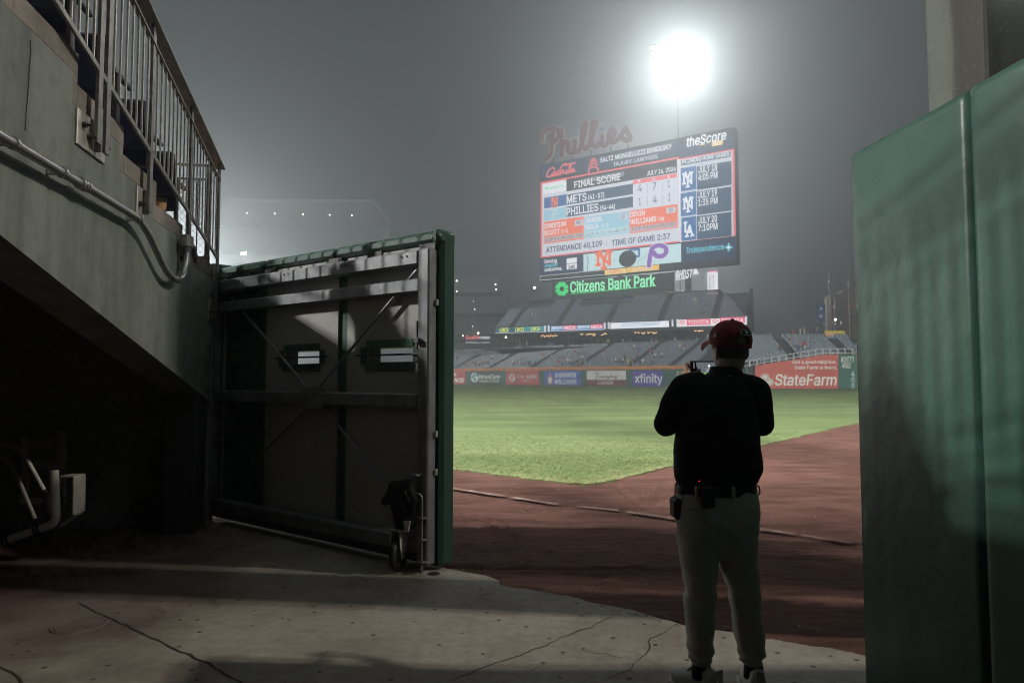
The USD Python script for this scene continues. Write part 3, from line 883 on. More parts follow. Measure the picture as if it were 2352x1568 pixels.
# caster at the lower end
w0 = gpx(918, 1265, -.16)
cas = [w0[0], -.17]
wz = .135
wheel = lathe([(.05, -.028), (.112, -.03), (.132, -.018), (.135, 0), (.132, .018), (.112, .03), (.05, .028)], 24)
Rw = frame((cas[0], cas[1], wz), (0, 0, 1), (.94, .34, 0), (-.34, .94, 0))
Rw = frame((cas[0], cas[1], wz), (.34, -.94, 0), (0, 0, 1), (-.94, -.34, 0))
tyre = obj('caster_tyre', put(put(wheel, Rw), MG), L['black'], gate, smooth=50)
rim = lathe([(0, -.024), (.052, -.026), (.09, -.022), (.09, .022), (.052, .026), (0, .024)], 20)
obj('caster_rim', put(put(rim, Rw), MG), L['kit'], gate)
for s in (-1, 1):
    obj('caster_fork', put(put(extr(Polygon([(-.075, .185), (.075, .185), (.06, .06), (.028, -.03), (-.028, -.03), (-.06, .06)]), s * .040 - .003, s * .040 + .003), Rw @ frame((0, 0, 0), (1, 0, 0), (0, 0, 1), (0, 1, 0))), MG), L['white'], gate)
obj('caster_plate', G(cas[0] - .12, cas[0] + .12, cas[1] - .075, -.096, wz + .19, wz + .205, c=.003), L['kit'], gate)
obj('caster_axle', put(put(cyl((0, 0, -.06), (0, 0, .06), .012, 8), Rw), MG), L['steel'], gate)
obj('caster_bracket', G(cas[0] - .10, cas[0] + .14, -.13, -.096, wz + .206, .50, c=.004), L['kit'], gate)
# black cloth bundle tied to the lower end of the gate
b = [gpx(*p, -.15) for p in [(940, 1108), (915, 1120), (895, 1150), (905, 1162), (925, 1175), (928, 1208), (948, 1200), (955, 1150)]]
B3 = lambda p, d: H0 + GX * p[0] + GY * d + np.array([0, 0, p[1]])
bun = melt(bones([[(B3(b[0], -.16), .03), (B3(b[1], -.18), .06), (B3(b[2], -.19), .035)], [(B3(b[1], -.18), .06), (B3(b[4], -.19), .055), (B3(b[5], -.18), .045)], [(B3(b[7], -.16), .035), (B3(b[6], -.17), .04), (B3(b[5], -.18), .04)], [(B3(b[0], -.16), .03), (B3(b[7], -.16), .03)],
                   [(B3(b[1], -.18), .05), (B3(b[6], -.17), .05)]], 12), .012, 6, .012, 3, 22)
bag = thing('cloth_bundle', 'black cloth bundle with a torn pale tape end tied above the gate caster', 'cloth', B3(b[5], -.18))
obj('cloth', bun, L['cloth_black'], bag, smooth=True)
tp = [B3(gpx(*p, -.235), -.235) for p in [(926, 1196), (941, 1196), (939, 1206), (937, 1221), (930, 1221), (931, 1209)]]
tm = trimesh.convex.convex_hull(np.vstack([np.array(tp), np.array(tp) + GY * .012]))
obj('tape_end', (np.asarray(tm.vertices), np.asarray(tm.faces)), L['white'], bag)

# hinge post of the gate, dark, beside the end of the stand
hp = thing('hinge_post', 'dark steel hinge post between the gate and the left stand', 'post', H0 - GX * .12)
obj('column', put(cbox(-.19, -.03, -.12, .05, -.1, 2.72, .01), MG), L['dark'], hp)
for z in (.5, 1.5, 2.4):
    obj('hinge', put(cyl((-.01, -.06, z), (-.01, -.06, z + .14), .022, 10), MG), L['dark'], hp)
obj('cap_pad', put(cbox(-.22, .10, -.10, .17, 2.64, 2.76, .03), MG), L['vinyl'], hp, smooth=40)

# socket of the cane bolt and floor drain
sk = ground(996, 1317)
so = thing('bolt_socket', 'rusty round bolt hole in the pavement beside the gate corner', 'hole', sk)
obj('collar', lathe([(.030, .0005), (.052, .0035), (.055, .0005)], 18, sk), L['rust'], so)
obj('hole', lathe([(.0, .0042), (.034, .0042)], 18, sk), L['black'], so)
dr = ground(182, 1435)
dn = thing('floor_drain', 'round slotted drain cover set in the pavement', 'drain', dr)
obj('frame', lathe([(.135, .0005), (.138, .005), (.152, .005), (.155, .0005)], 28, dr), mat_slab, dn)
obj('sump', lathe([(0, .0006), (.134, .0006)], 28, dr), L['black'], dn)
for k in range(11):
    x = -.115 + k * .023
    hw = math.sqrt(max(.0, .132 ** 2 - x * x))
    obj('slat', box(dr[0] + x - .007, dr[0] + x + .007, dr[1] - hw, dr[1] + hw, .0008, .005), mat_slab, dn)

# ================================================================== right side: padded leaf, column
PD = np.array([.098, -.995, 0])                                        # towards the camera along the pad
PN = np.array([-.995, -.098, 0])                                       # out of its face
p0 = at(1965, 950, 3.43)
p0[2] = 0
MP = frame(p0, -PD, -PN)                                               # x towards the field, y into the pad
rp = thing('padded_wall', 'tall green vinyl padded wall end on the right of the opening', 'wall', MP)
z0, z1 = .01, 2.665


def pad_panel(x0, x1, seed, d=0.0, skew=0.0):
    n, m = 36, 110
    xs, zs = np.linspace(x0, x1, n), np.linspace(z0, z1, m)
    X, Z = np.meshgrid(xs, zs, indexing='ij')
    e = np.minimum(np.minimum(X - x0, x1 - X), .035) / .035
    ez = np.minimum(np.minimum(Z - z0, z1 - Z), .02) / .02
    Yv = d + .03 * (1 - np.sqrt(np.clip(1 - (1 - e) ** 2, 0, 1))) + .02 * (1 - np.sqrt(np.clip(1 - (1 - ez) ** 2, 0, 1)))
    pq = np.stack([X * 7, Z * .9, X * 0 + seed], -1)
    Yv = Yv + (meshkit.fbm(pq, 3, seed) - .5) * .006 * e + (meshkit.fbm(np.stack([X * 9 + Z * 3, Z * 5, X * 0], -1), 3, seed + 5) - .5) * .002 * e
    Xs = X + skew * (z1 - Z)
    front = np.stack([Xs, Yv, Z], -1).reshape(-1, 3)
    back = np.stack([Xs, np.full_like(Yv, .17), Z], -1).reshape(-1, 3)
    i, j = np.meshgrid(np.arange(n - 1), np.arange(m - 1), indexing='ij')
    q = np.stack([i * m + j, i * m + j + 1, (i + 1) * m + j + 1, (i + 1) * m + j], -1).reshape(-1, 4)
    N = n * m
    F = [q[:, [0, 2, 1]], q[:, [0, 3, 2]], q[:, [0, 1, 2]] + N, q[:, [0, 2, 3]] + N]
    ring = [i * m for i in range(n)] + [(n - 1) * m + j for j in range(1, m)] + [i * m + m - 1 for i in range(n - 2, -1, -1)] + [j for j in range(m - 2, 0, -1)]
    ring = np.array(ring)
    nx = np.roll(ring, -1)
    F += [np.stack([ring, nx, nx + N], 1), np.stack([ring, nx + N, ring + N], 1)]
    return put((np.vstack([front, back]), np.vstack(F)), MP)


obj('pad', pad_panel(-.80, 0, 41), L['vinyl'], rp, smooth=40)
obj('pad', pad_panel(-1.55, -.803, 43, -.012), L['vinyl'], rp, smooth=40)
obj('pad', pad_panel(-2.30, -1.553, 47), L['vinyl'], rp, smooth=40)
obj('backing', put(box(-2.3, -.01, .171, .24, .02, 2.655), MP), L['dark'], rp)
rw = at(1978, 950, 3.42)
one('field_wall', box(rw[0] + .23, 9, 3.15, 3.35, -.3, 2.6), L['fence_green'], 'plain green field wall running right from the padded wall end', 'wall')
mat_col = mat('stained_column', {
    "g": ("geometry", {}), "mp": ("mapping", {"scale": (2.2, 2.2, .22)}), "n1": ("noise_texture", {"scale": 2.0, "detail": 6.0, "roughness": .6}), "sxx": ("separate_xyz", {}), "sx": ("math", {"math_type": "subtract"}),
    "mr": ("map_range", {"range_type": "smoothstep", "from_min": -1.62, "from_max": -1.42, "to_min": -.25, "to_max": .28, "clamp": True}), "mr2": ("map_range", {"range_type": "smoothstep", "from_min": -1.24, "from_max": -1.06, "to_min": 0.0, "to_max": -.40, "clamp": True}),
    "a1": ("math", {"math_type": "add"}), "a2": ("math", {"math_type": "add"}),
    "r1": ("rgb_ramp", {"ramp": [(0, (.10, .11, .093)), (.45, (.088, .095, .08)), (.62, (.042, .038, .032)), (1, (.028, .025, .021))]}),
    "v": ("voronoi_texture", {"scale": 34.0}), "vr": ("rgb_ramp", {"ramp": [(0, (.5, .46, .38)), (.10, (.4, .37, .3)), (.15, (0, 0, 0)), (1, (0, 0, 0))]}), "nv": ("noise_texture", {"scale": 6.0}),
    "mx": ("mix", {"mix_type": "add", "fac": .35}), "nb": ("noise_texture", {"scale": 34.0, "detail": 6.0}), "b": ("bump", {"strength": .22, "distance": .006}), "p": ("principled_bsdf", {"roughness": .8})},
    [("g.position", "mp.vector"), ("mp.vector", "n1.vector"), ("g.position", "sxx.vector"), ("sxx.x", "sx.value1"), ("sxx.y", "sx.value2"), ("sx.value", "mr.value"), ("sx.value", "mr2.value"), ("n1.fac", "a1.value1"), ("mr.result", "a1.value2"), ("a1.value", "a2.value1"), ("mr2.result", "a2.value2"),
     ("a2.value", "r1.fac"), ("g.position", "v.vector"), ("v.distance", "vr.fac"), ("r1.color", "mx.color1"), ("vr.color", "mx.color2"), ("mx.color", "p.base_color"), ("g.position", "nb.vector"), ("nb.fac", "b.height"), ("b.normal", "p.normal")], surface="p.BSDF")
cx = at(2127, 120, 4.75)[0]
one('concrete_column', cbox(cx, cx + .72, 4.15, 4.75, -.3, 5.6, .015), mat_col, 'tall stained concrete column rising behind the green padded wall', 'column')

# ================================================================== deck above and behind the tunnel (shades the tunnel)
struct('upper_deck', join(box(-3.6, 2.2, -14, 3.5, 7.2, 7.7), box(2.2, 12, -14, 1.0, 7.2, 7.7), box(-60, -3.61, -14, 4.0, 8.5, 9.0), box(9, 9.4, 4.25, 11, -.2, 17.0), box(-60, 25, -30, -.3, 7.2, 8.2), box(-60, 25, -.6, -.3, 7.0, 9.3), box(-60, 25, -31, -30, -.2, 8.0)), L['far_dark'])
struct('tunnel', join(box(-7, 9, -14, -.5, 3.0, 3.3), box(-7, -6.7, -14, -1.2, -.2, 2.99), box(3.3, 3.6, -14, 1.0, -.2, 2.99), box(-6.69, 3.29, -14, -13.7, -.2, 2.99)), L['far_dark'])

# ================================================================== equipment under the left stand
Yq = 5.75
ct = thing('wheeled_cart', 'grey tubular cart with one small wheel parked under the left stand', 'cart', at(110, 1190, Yq))
e1 = lambda u, v, y=Yq: at(u, v, y)
obj('frame_tube', tube(rnd_path([e1(5, 1020), e1(48, 1030), e1(66, 1062), e1(145, 1205)], .12, 6), .018, 10), L['kit'], ct, smooth=60)
obj('frame_tube', tube(rnd_path([e1(-20, 1030, Yq + .3), e1(30, 1070, Yq + .3), e1(80, 1190, Yq + .3)], .12, 6), .018, 10), L['kit'], ct, smooth=60)
br = [e1(150, 1096), e1(181, 1092), e1(180, 1185), e1(160, 1207)]
obj('fork_bracket', join(bar(e1(150, 1092), e1(183, 1092), .16, .016, c=.004), bar(e1(182, 1092), e1(180, 1178), .16, .016, up=(1, 0, 0), c=.004), bar(e1(180, 1178), e1(144, 1206), .10, .016, c=.004)), L['kit'], ct)
wc = e1(122, 1160, Yq + .02)
wl_ = lathe([(.04, -.05), (.10, -.056), (.135, -.035), (.142, 0), (.135, .035), (.10, .056), (.04, .05)], 24)
RW = frame(wc, (0.35, -.94, 0), (0, 0, 1), (-.94, -.35, 0))
ty = obj('tyre', put(wl_, RW), L['black'], ct, smooth=50)
obj('rim', put(lathe([(0, -.045), (.04, -.05), (.085, -.052), (.085, .052), (.04, .05), (0, .045)], 20), RW), L['chrome'], ct)
obj('axle', put(cyl((0, 0, -.12), (0, 0, .12), .012, 8), RW), L['kit'], ct)
rk = thing('metal_rack', 'dim metal rack with two flat crossbars standing behind the cart', 'rack', at(140, 1150, 6.3))
e2 = lambda u, v: at(u, v, 6.3)
obj('upright', bar(e2(142, 990), e2(142, 1150), .06, .06, up=(0, 1, 0), c=.006), L['kit'], rk)
obj('upright', bar(e2(58, 1000), e2(58, 1150), .05, .05, up=(0, 1, 0), c=.006), L['kit'], rk)
for v in (1017, 1067):
    obj('crossbar', bar(e2(60, v + 4), e2(139, v), .02, .085, c=.004), L['kit'], rk)
obj('foot', bar(e2(50, 1150), e2(150, 1150), .08, .05, c=.006), L['kit'], rk)
pf = thing('pipe_frame', 'bent white plastic pipe with dark clamps lying at the left edge under the stand', 'pipe', at(60, 1225, 5.5))
e3 = lambda u, v: at(u, v, 5.5)
obj('pipe', tube(rnd_path([e3(-90, 1275), e3(0, 1245), e3(95, 1213), e3(127, 1200), e3(128, 1168), e3(124, 1080)], .05, 6), .033, 14), L['white'], pf, smooth=60)
for (u, v) in ((12, 1241), (84, 1217)):
    c = e3(u, v)
    d = (e3(95, 1213) - e3(0, 1245))
    d /= np.linalg.norm(d)
    obj('clamp', join(cyl(c - d * .008, c + d * .008, .042, 14), cyl(c + d * .025, c + d * .04, .042, 14)), L['black'], pf)
L['tarp'] = pm('rolled_tarp', (.03, .033, .045), .7, (.045, .05, .06), 9, bump=.3, bscale=20)
for k, (u, lean) in enumerate([(215, .10), (255, .12), (300, .06), (335, -.02), (385, .04)]):
    c = ground(u + 0, 1205, 0.0)
    one('rolled_tarp', tube([c + [0, 0, .0], c + [lean * .3, .1, .35], c + [lean, .22, .95 + .05 * (k % 2)]], [.10, .105, .095], 12), L['tarp'],
        ['dim rolled tarp leaning in the dark beside the cart', 'dim rolled tarp with pale streak, second from the cart', 'dim rolled tarp in the middle of the leaning row', 'dim rolled tarp standing upright, fourth from the cart', 'dim rolled tarp nearest the gate hinge'][k], 'tarp', smooth=40)

# ================================================================== the far side: outfield wall with adverts
C = {k: pm('print_' + k, c, .6) for k, c in dict(red=(.42, .07, .075), green=(.04, .13, .10), darkgreen=(.03, .06, .05), blue=(.05, .12, .42), purple=(.10, .07, .36), maroon=(.17, .045, .06), white=(.78, .78, .75),
                                                 cream=(.62, .63, .58), orange=(.62, .22, .06), brown=(.16, .06, .03), black=(.02, .02, .02), yellow=(.75, .62, .05), coral=(.52, .11, .08), teal=(.15, .32, .33), pink=(.6, .2, .2), grey=(.25, .25, .25), skyblue=(.1, .25, .5)).items()}


class Plane:
    """a vertical surface of the scene: pixels of the photograph give positions on it"""

    def __init__(self, o, x, conv=None):
        self.x = np.array([x[0], x[1], 0.0]) / np.hypot(x[0], x[1])
        self.n = np.array([-self.x[1], self.x[0], 0.0])               # away from the camera
        self.o, self.conv = np.array([o[0], o[1], 0.0]), conv
        self.M = frame(self.o, self.x, self.n)

    def loc(self, p):
        u, v = self.conv(*p) if self.conv else p
        q = on_plane(u, v, self.o, self.n) - self.o
        return np.dot(q, self.x), q[2]

    def sub(self, p):
        a, z = self.loc(p)
        return frame(self.o + self.x * a + np.array([0, 0, z]), self.x, self.n)

    def poly(self, shp, d, th):
        return extr(shp, -d - th, -d, self.M)

    def rect(self, x0, x1, yt, yb, d=.05, th=.03):
        """left, right; top and bottom at the left edge"""
        a0, zt = self.loc((x0, yt))
        zb_ = self.loc((x0, yb))[1]
        a1 = self.loc((x1, yt))[0]
        return self.poly(sbox(a0, zb_, a1, zt), d, th)

    def text(self, s, x0, x1, yb, cap, d=.09, th=.02, bold=False, ital=0.0):
        a0, z = self.loc((x0, yb))
        a1 = self.loc((x1, yb))[0]
        h = self.loc((x0, yb - cap))[1] - z
        v, f = text(s, h, bold, ital, None)
        v = v.copy()
        v[:, 0] *= (a1 - a0) / v[:, 0].max()
        v[:, 1] = v[:, 1] * th - d
        v = v + [a0, 0, z]
        return put((v, f), self.M)

    def shape(self, lines, r, d=.09, th=.02, close=False):
        """strokes given in the photograph's coordinates; r in those units"""
        k = (self.loc((lines[0][0][0] + 10, lines[0][0][1]))[0] - self.loc(lines[0][0])[0]) / 10
        ls = [[self.loc(p) for p in l] for l in lines]
        return self.poly(strokes(ls, r * k), d, th), strokes(ls, r * k), k


F0, F1 = np.array([-15.4, 170.0]), np.array([31.9, 128.0])
fd = (F1 - F0) / np.linalg.norm(F1 - F0)
z6 = lambda X, Y: (.98 * (1040 + X / 4.704), .98 * (640 + Y / 4.704))
z7 = lambda X, Y: (.98 * (1500 + X / 4.523), .98 * (640 + Y / 4.523))
z5 = lambda X, Y: (.98 * (1240 + X / 3.41), .98 * (260 + Y / 3.41))
FP, FP7 = Plane(F0, fd, z6), Plane(F0, fd, z7)
FL = np.linalg.norm(F1 - F0)
HW = 3.2
wall = thing('outfield_wall', 'long green padded outfield wall below the lower stand', 'wall', FP.M)
for k in range(-14, 13):
    a0, a1 = k * 5.2, k * 5.2 + 5.19
    if a0 < FL + 1:
        obj('pad', extr(sbox(a0, -.3, min(a1, FL + 3), HW), 0, .35, FP.M), L['fence_green'], wall)
# orange band above the pads
band = thing('advert_band', 'narrow orange advert band with repeated dark lettering along the top of the outfield wall', 'sign', FP.M)
obj('band_panel', extr(sbox(-60, HW - .02, FL + 3, HW + .68), .05, .25, FP.M), C['orange'], band)
for (a, b) in [(-70, 190), (228, 382), (420, 580), (622, 790), (828, 1006), (1048, 1230), (1270, 1463), (1508, 1705), (1750, 1958), (2005, 2222)]:
    yb = 1069 + (b - 200) * .0004
    obj('lettering', FP.text('ASPLUNDH', a, b, 1070, 18, d=-.04, th=.03), C['brown'], band)
obj('lettering', FP7.text('ASPLUNDH', 103, 318, 1030, 24, d=-.04, th=.03), C['brown'], band)
obj('lettering', FP7.text('ASPLUNDH', 368, 590, 1031, 24, d=-.04, th=.03), C['brown'], band)
for X in (-100, 206, 400, 600, 808, 1026, 1250, 1484, 1727, 1980, 2245):
    obj('divider', FP.rect(X - 3, X + 3, 1046, 1075, d=-.04, th=.02), C['brown'], band)


def sign(label, P, x0, x1, yt, yb, m, name='advert_sign', d=.0, th=.04, cat='sign', group=None):
    t = thing(name, label, cat, P.sub((x0, yb)), group)
    obj('panel', P.rect(x0, x1, yt, yb, d, th), m, t)
    return t


def blob(P, cx, cy, rx, ry, d=.09, th=.02, n=20):
    a, z = P.loc((cx, cy))
    ex = P.loc((cx + rx, cy))[0] - a
    ez = P.loc((cx, cy - ry))[1] - z
    g = np.arange(n) * 2 * np.pi / n
    return P.poly(Polygon(np.c_[a + ex * np.cos(g), z + ez * np.sin(g)]), d, th)


s = sign('red outfield advert with white lettering and a flying goose emblem', FP, -62, 240, 1077, 1222, C['red'])
obj('lettering', FP.text('Wawa', -48, 222, 1200, 58, bold=True, ital=.12), C['white'], s)
obj('goose_emblem', FP.poly(Polygon([FP.loc(p) for p in [(104, 1095), (118, 1108), (126, 1090), (130, 1108), (150, 1112), (135, 1122), (150, 1138), (132, 1132), (118, 1128)]]), .09, .02), C['white'], s)
s = sign('dark green outfield advert with a round swirl emblem', FP, 290, 631, 1077, 1224, C['darkgreen'])
obj('emblem_disc', blob(FP, 343, 1150, 42, 53), C['white'], s)
obj('emblem_swirl', FP.poly(Polygon([FP.loc(p) for p in curve([(308, 1140), (330, 1112), (365, 1110), (382, 1140), (360, 1135), (345, 1150), (370, 1165), (340, 1195), (325, 1165), (308, 1160), (308, 1140)], 4)]).buffer(0), .12, .02), C['teal'], s)
obj('lettering', FP.text('NovaCare', 392, 622, 1162, 46, bold=True, ital=.2), C['white'], s)
obj('lettering', FP.text('REHABILITATION', 392, 610, 1200, 22, bold=True, ital=.2), C['white'], s)
s = sign('red outfield advert with a white globe emblem', FP, 688, 1056, 1077, 1229, C['red'])
obj('emblem_ring', blob(FP, 759, 1152, 43, 53), C['black'], s)
obj('emblem_disc', blob(FP, 759, 1152, 37, 46, .12), C['cream'], s)
obj('emblem_globe', FP.poly(Polygon([FP.loc(p) for p in curve([(735, 1150), (748, 1122), (778, 1118), (784, 1150), (765, 1150), (775, 1178), (745, 1184), (735, 1150)], 4)]).buffer(0), .15, .02), C['pink'], s)
obj('lettering', FP.text('F.W. WEBB', 815, 1028, 1160, 38, bold=True), C['cream'], s)
obj('lettering', FP.text('COMPANY', 862, 972, 1194, 20), C['cream'], s)
s = sign('blue outfield advert with two lines of white slanted capitals', FP, 1115, 1512, 1077, 1237, C['blue'])
obj('lettering', FP.text('SHERWIN', 1225, 1465, 1148, 48, bold=True, ital=.2), C['white'], s)
obj('lettering', FP.text('WILLIAMS.', 1218, 1475, 1219, 48, bold=True, ital=.2), C['white'], s)
obj('emblem_bottle', FP.poly(Polygon([FP.loc(p) for p in [(1163, 1092), (1186, 1092), (1182, 1120), (1200, 1140), (1206, 1165), (1196, 1180), (1208, 1220), (1145, 1220), (1156, 1180), (1146, 1165), (1152, 1140), (1168, 1120)]]), .09, .02), C['pink'], s)
obj('emblem_figure', FP.poly(Polygon([FP.loc(p) for p in [(1160, 1150), (1190, 1150), (1196, 1176), (1186, 1214), (1166, 1214), (1154, 1176)]]), .12, .02), C['cream'], s)
s = sign('white and maroon outfield advert with grey script lettering', FP, 1577, 2009, 1077, 1242, C['cream'])
obj('lower_panel', FP.rect(1577, 2009, 1174, 1242, .045, .02), C['maroon'], s)
scr = [curve(l, 5) for l in [[(1672, 1100), (1690, 1095), (1695, 1120), (1712, 1098)], [(1712, 1098), (1690, 1150), (1668, 1162), (1668, 1150)], [(1715, 1138), (1722, 1152), (1738, 1132), (1742, 1152)], [(1748, 1140), (1765, 1138), (1752, 1154), (1778, 1134), (1780, 1152), (1795, 1132), (1802, 1152)],
                               [(1818, 1136), (1805, 1150), (1822, 1138), (1812, 1172), (1840, 1132), (1850, 1100), (1836, 1150)], [(1850, 1134), (1856, 1152), (1866, 1134), (1878, 1150)], [(1898, 1134), (1886, 1150), (1902, 1136), (1892, 1174), (1918, 1128)]]]
obj('script', FP.shape(scr, 3.0)[0], C['grey'], s)
obj('lettering', FP.text('LAGER', 1705, 1872, 1226, 38, bold=True), C['cream'], s)
s = sign('purple outfield advert with large white lower case lettering', FP, 2080, 2418, 1077, 1250, C['purple'])
s2_ = Plane(F0, fd, z7)
obj('panel_end', s2_.rect(-80, 368, 1036, 1204, -.001, .04), C['purple'], s) if False else None
obj('lettering', FP.text('xfinity', 2110, 2416, 1205, 92, bold=True), C['white'], s)
s = sign('green wall panel with the white distance figures 334', FP7, 372, 436, 1036, 1205, C['green'])
for k, ch in enumerate('334'):
    obj('figure', FP7.text(ch, 392, 412, 1088 + 55 * k, 42, bold=True), C['white'], s)
s = sign('yellow outfield advert panel partly hidden by the phone', FP7, 440, 690, 1036, 1206, C['yellow'])
obj('lettering', FP7.text('GOYA', 500, 670, 1160, 70, bold=True), C['blue'], s) if False else None

# the higher wall section to the right
SFP = Plane((35.4, 101.2), (1, -.10), z7)
SF0 = SFP.loc((1215, 1225))[0]
sf = thing('advert_wall', 'coral red advert wall with a slanted top and large white lettering', 'wall', SFP.sub((1215, 1228)))
ptsf = [SFP.loc(p) for p in [(1215, 1228), (2095, 1228), (2095, 862), (1935, 866), (1215, 982)]]
ptsf[0] = (ptsf[0][0], -.05)
ptsf[1] = (ptsf[1][0], -.05)
zmid = SFP.loc((1215, 1035))[1]
pf_ = Polygon(ptsf)
obj('lower_panel', SFP.poly(pf_.intersection(sbox(-50, -1, 90, zmid)), 0, .25), C['coral'], sf)
obj('upper_panel', SFP.poly(pf_.intersection(sbox(-50, zmid + .01, 90, 30)), -.02, .25), C['coral'], sf)
obj('lettering', SFP.text('StateFarm', 1420, 2080, 1185, 112, .27, .03, True, .17), C['white'], sf)
obj('lettering', SFP.text('Like a good neighbor,', 1605, 2078, 958, 34, .27, .03, True), C['white'], sf)
obj('lettering', SFP.text('State Farm is there.', 1632, 2080, 1016, 34, .27, .03, True), C['white'], sf)
for (x, y) in ((1320, 1103), (1276, 1152), (1366, 1152)):
    obj('emblem_oval', blob(SFP, x, y, 46, 37, .27, .03), C['cream'], sf)
    obj('emblem_ring', SFP.poly(Polygon([SFP.loc((x + 35 * math.cos(t), y + 26 * math.sin(t))) for t in np.arange(20) * .31416]).difference(Polygon([SFP.loc((x + 30 * math.cos(t), y + 22 * math.sin(t))) for t in np.arange(20) * .31416])), .30, .01), C['coral'], sf)
g4 = thing('wall_corner', 'dark green wall corner with white lettering and the distance figures 409', 'wall', SFP.sub((2095, 1228)))
e409 = [SFP.loc(p) for p in [(2096, 1228), (2305, 1232), (2305, 862), (2096, 862)]]
obj('panel', SFP.poly(Polygon([(e409[0][0] + .01, -.05), (e409[1][0], -.05), (e409[2][0], e409[3][1]), (e409[3][0] + .01, e409[3][1])]), 0, .25), C['green'], g4)
obj('lettering', SFP.text("MONTY'S", 2122, 2262, 942, 58, .27, .03, True, .1), C['cream'], g4)
obj('lettering', SFP.text('ANGLE', 2132, 2228, 1005, 58, .27, .03, True, .1), C['cream'], g4)
for k, ch in enumerate('409'):
    obj('figure', SFP.text(ch, 2232, 2268, 1090 + 65 * k, 50, .27, .03, True), C['cream'], g4)
obj('side_panel', put(box(0, .3, 0, 26, -.05, e409[3][1]), frame(SFP.o + SFP.x * (e409[1][0] - .3), (.93, .37, 0), (-.37, .93, 0))), C['green'], g4)
obj('foul_strip', SFP.rect(2290, 2302, 862, 1020, .26, .02), C['yellow'], g4)
obj('far_wall', put(box(0, 60, 0, .3, -.05, 2.4), frame(SFP.o + SFP.x * (e409[1][0]) + SFP.n * 3, (.8, .6, 0), (-.6, .8, 0))), C['green'], g4)
lw = thing('low_wall', 'short grey green wall section behind the man beside the coral advert', 'wall', frame((32.5, 126.5, 0)))
a_, b_ = np.array([32.2, 127.6, 0]), np.array([35.0, 101.4, 0])
dd = (b_ - a_) / np.linalg.norm(b_ - a_)
obj('panel', bar(a_ + [0, 0, 1.55], b_ + [0, 0, 1.55], .3, 3.3), C['green'], lw)
# rail above the coral wall
fr2 = thing('wall_railing', 'pale grey post and rail fence running up along the top of the coral advert wall', 'railing', SFP.sub((1215, 982)))
topz = lambda X: 982 + (862 - 982) * (X - 1215) / (1935 - 1215) if X < 1935 else 862
L['fence_rail'] = pm('pale_rail', (.42, .42, .40), .5)
Xs = list(range(1085, 2290, 78))
pr = []
for X in Xs:
    a, z = SFP.loc((X, topz(X)))
    h = SFP.loc((X, topz(X) - 62))[1]
    pr.append((a, z, h))
    obj('post', put(box(a - .08, a + .08, .05, .2, z - .05, h), SFP.M), L['fence_rail'], fr2)
for (a, z, h), (a2, z2_, h2) in zip(pr[:-1], pr[1:]):
    for o in (0, .72):
        p, q = put((np.array([[a, .12, h - o * (h - z)], [a2, .12, h2 - o * (h2 - z2_)]]), None), SFP.M)[0]
        obj('rail', bar(p, q, .08, .11), L['fence_rail'], fr2)

# ================================================================== stands with seats
L['stand_step'] = pm('stand_steps', (.035, .04, .048), .85, (.05, .055, .062), .5)
L['aisle'] = pm('stand_aisle', (.05, .055, .06), .9)
seat_spots = []


def bowl(name, label, M, length, rows, dy, z0, dz, aisles, a_from=0.0, seat=.52, mod=None, cut=None):
    t = thing(name, label, 'stand', M)
    prof = [(0, 0 if z0 < 8 else z0 - 1.0)]
    for k in range(rows):
        prof += [(k * dy, z0 + k * dz), ((k + 1) * dy, z0 + k * dz)]
    prof += [(rows * dy, prof[0][1])]
    P = Polygon(prof).buffer(0)
    v, f = extr(P, 0, length - a_from)
    # profile runs along y, extrusion along x
    v = np.stack([v[:, 1] + a_from, v[:, 0], v[:, 2]], 1)
    obj('steps', put((v, f), M), L['stand_step'], t)
    for a in aisles:
        st = []
        for k in range(rows):
            st.append(box(a - .6, a + .6, k * dy + .02, (k + 1) * dy, z0 + k * dz + .004, z0 + k * dz + .17 * dz))
        obj('aisle_stairs', put(join(*st), M), L['aisle'], t)
    for k in range(rows):
        n = int((length - a_from) / seat)
        for i in range(n):
            a = a_from + (i + .5) * seat
            if min([abs(a - q) for q in aisles] + [9]) < .85 or (cut and cut(a, k)):
                continue
            seat_spots.append((M, a, k * dy + .55, z0 + k * dz, np.linalg.norm((M @ [a, k * dy, 0, 1])[:2])))
    return t


MB1 = frame(FP.o + FP.n * .45, FP.x, FP.n)
al1 = [-62, -49, -36.5, -24, -12.5, -1.0, 11.5, 24.5, 37.5, 50.5, 60]
bowl('lower_stand', 'lower stand of blue seats rising behind the outfield wall', MB1, FL + 1.5, 18, .85, 2.95, .34, al1, -75)
# second tier behind the ribbon boards
D0, D1 = np.array([-4.2, 172.0]), np.array([50.4, 146.0])
RP6, RP7 = Plane(D0, D1 - D0, z6), Plane(D0, D1 - D0, z7)
DL = np.linalg.norm(D1 - D0)
MD = frame(RP6.o + RP6.n * .3, RP6.x, RP6.n)
bowl('upper_stand', 'second tier of dim blue seats above the ribbon boards', MD, DL, 13, .9, 14.3, .58, [4.5, 17, 29.5, 42, 54], 0, cut=lambda a, k: (k > 8 and (a < 12 or 19 < a < 33)) or a > DL - k * .5)
tier = thing('tier_structure', 'dark concrete structure and concourse under the second tier', 'building', MD)
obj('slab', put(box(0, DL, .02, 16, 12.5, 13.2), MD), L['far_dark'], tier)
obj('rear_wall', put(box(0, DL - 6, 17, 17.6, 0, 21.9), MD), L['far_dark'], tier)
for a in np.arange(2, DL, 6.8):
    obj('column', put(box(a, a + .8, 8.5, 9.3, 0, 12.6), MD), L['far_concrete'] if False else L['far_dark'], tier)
L['stall'] = pm('stall_front', (.22, .15, .09), .8, (.16, .11, .07), .7)
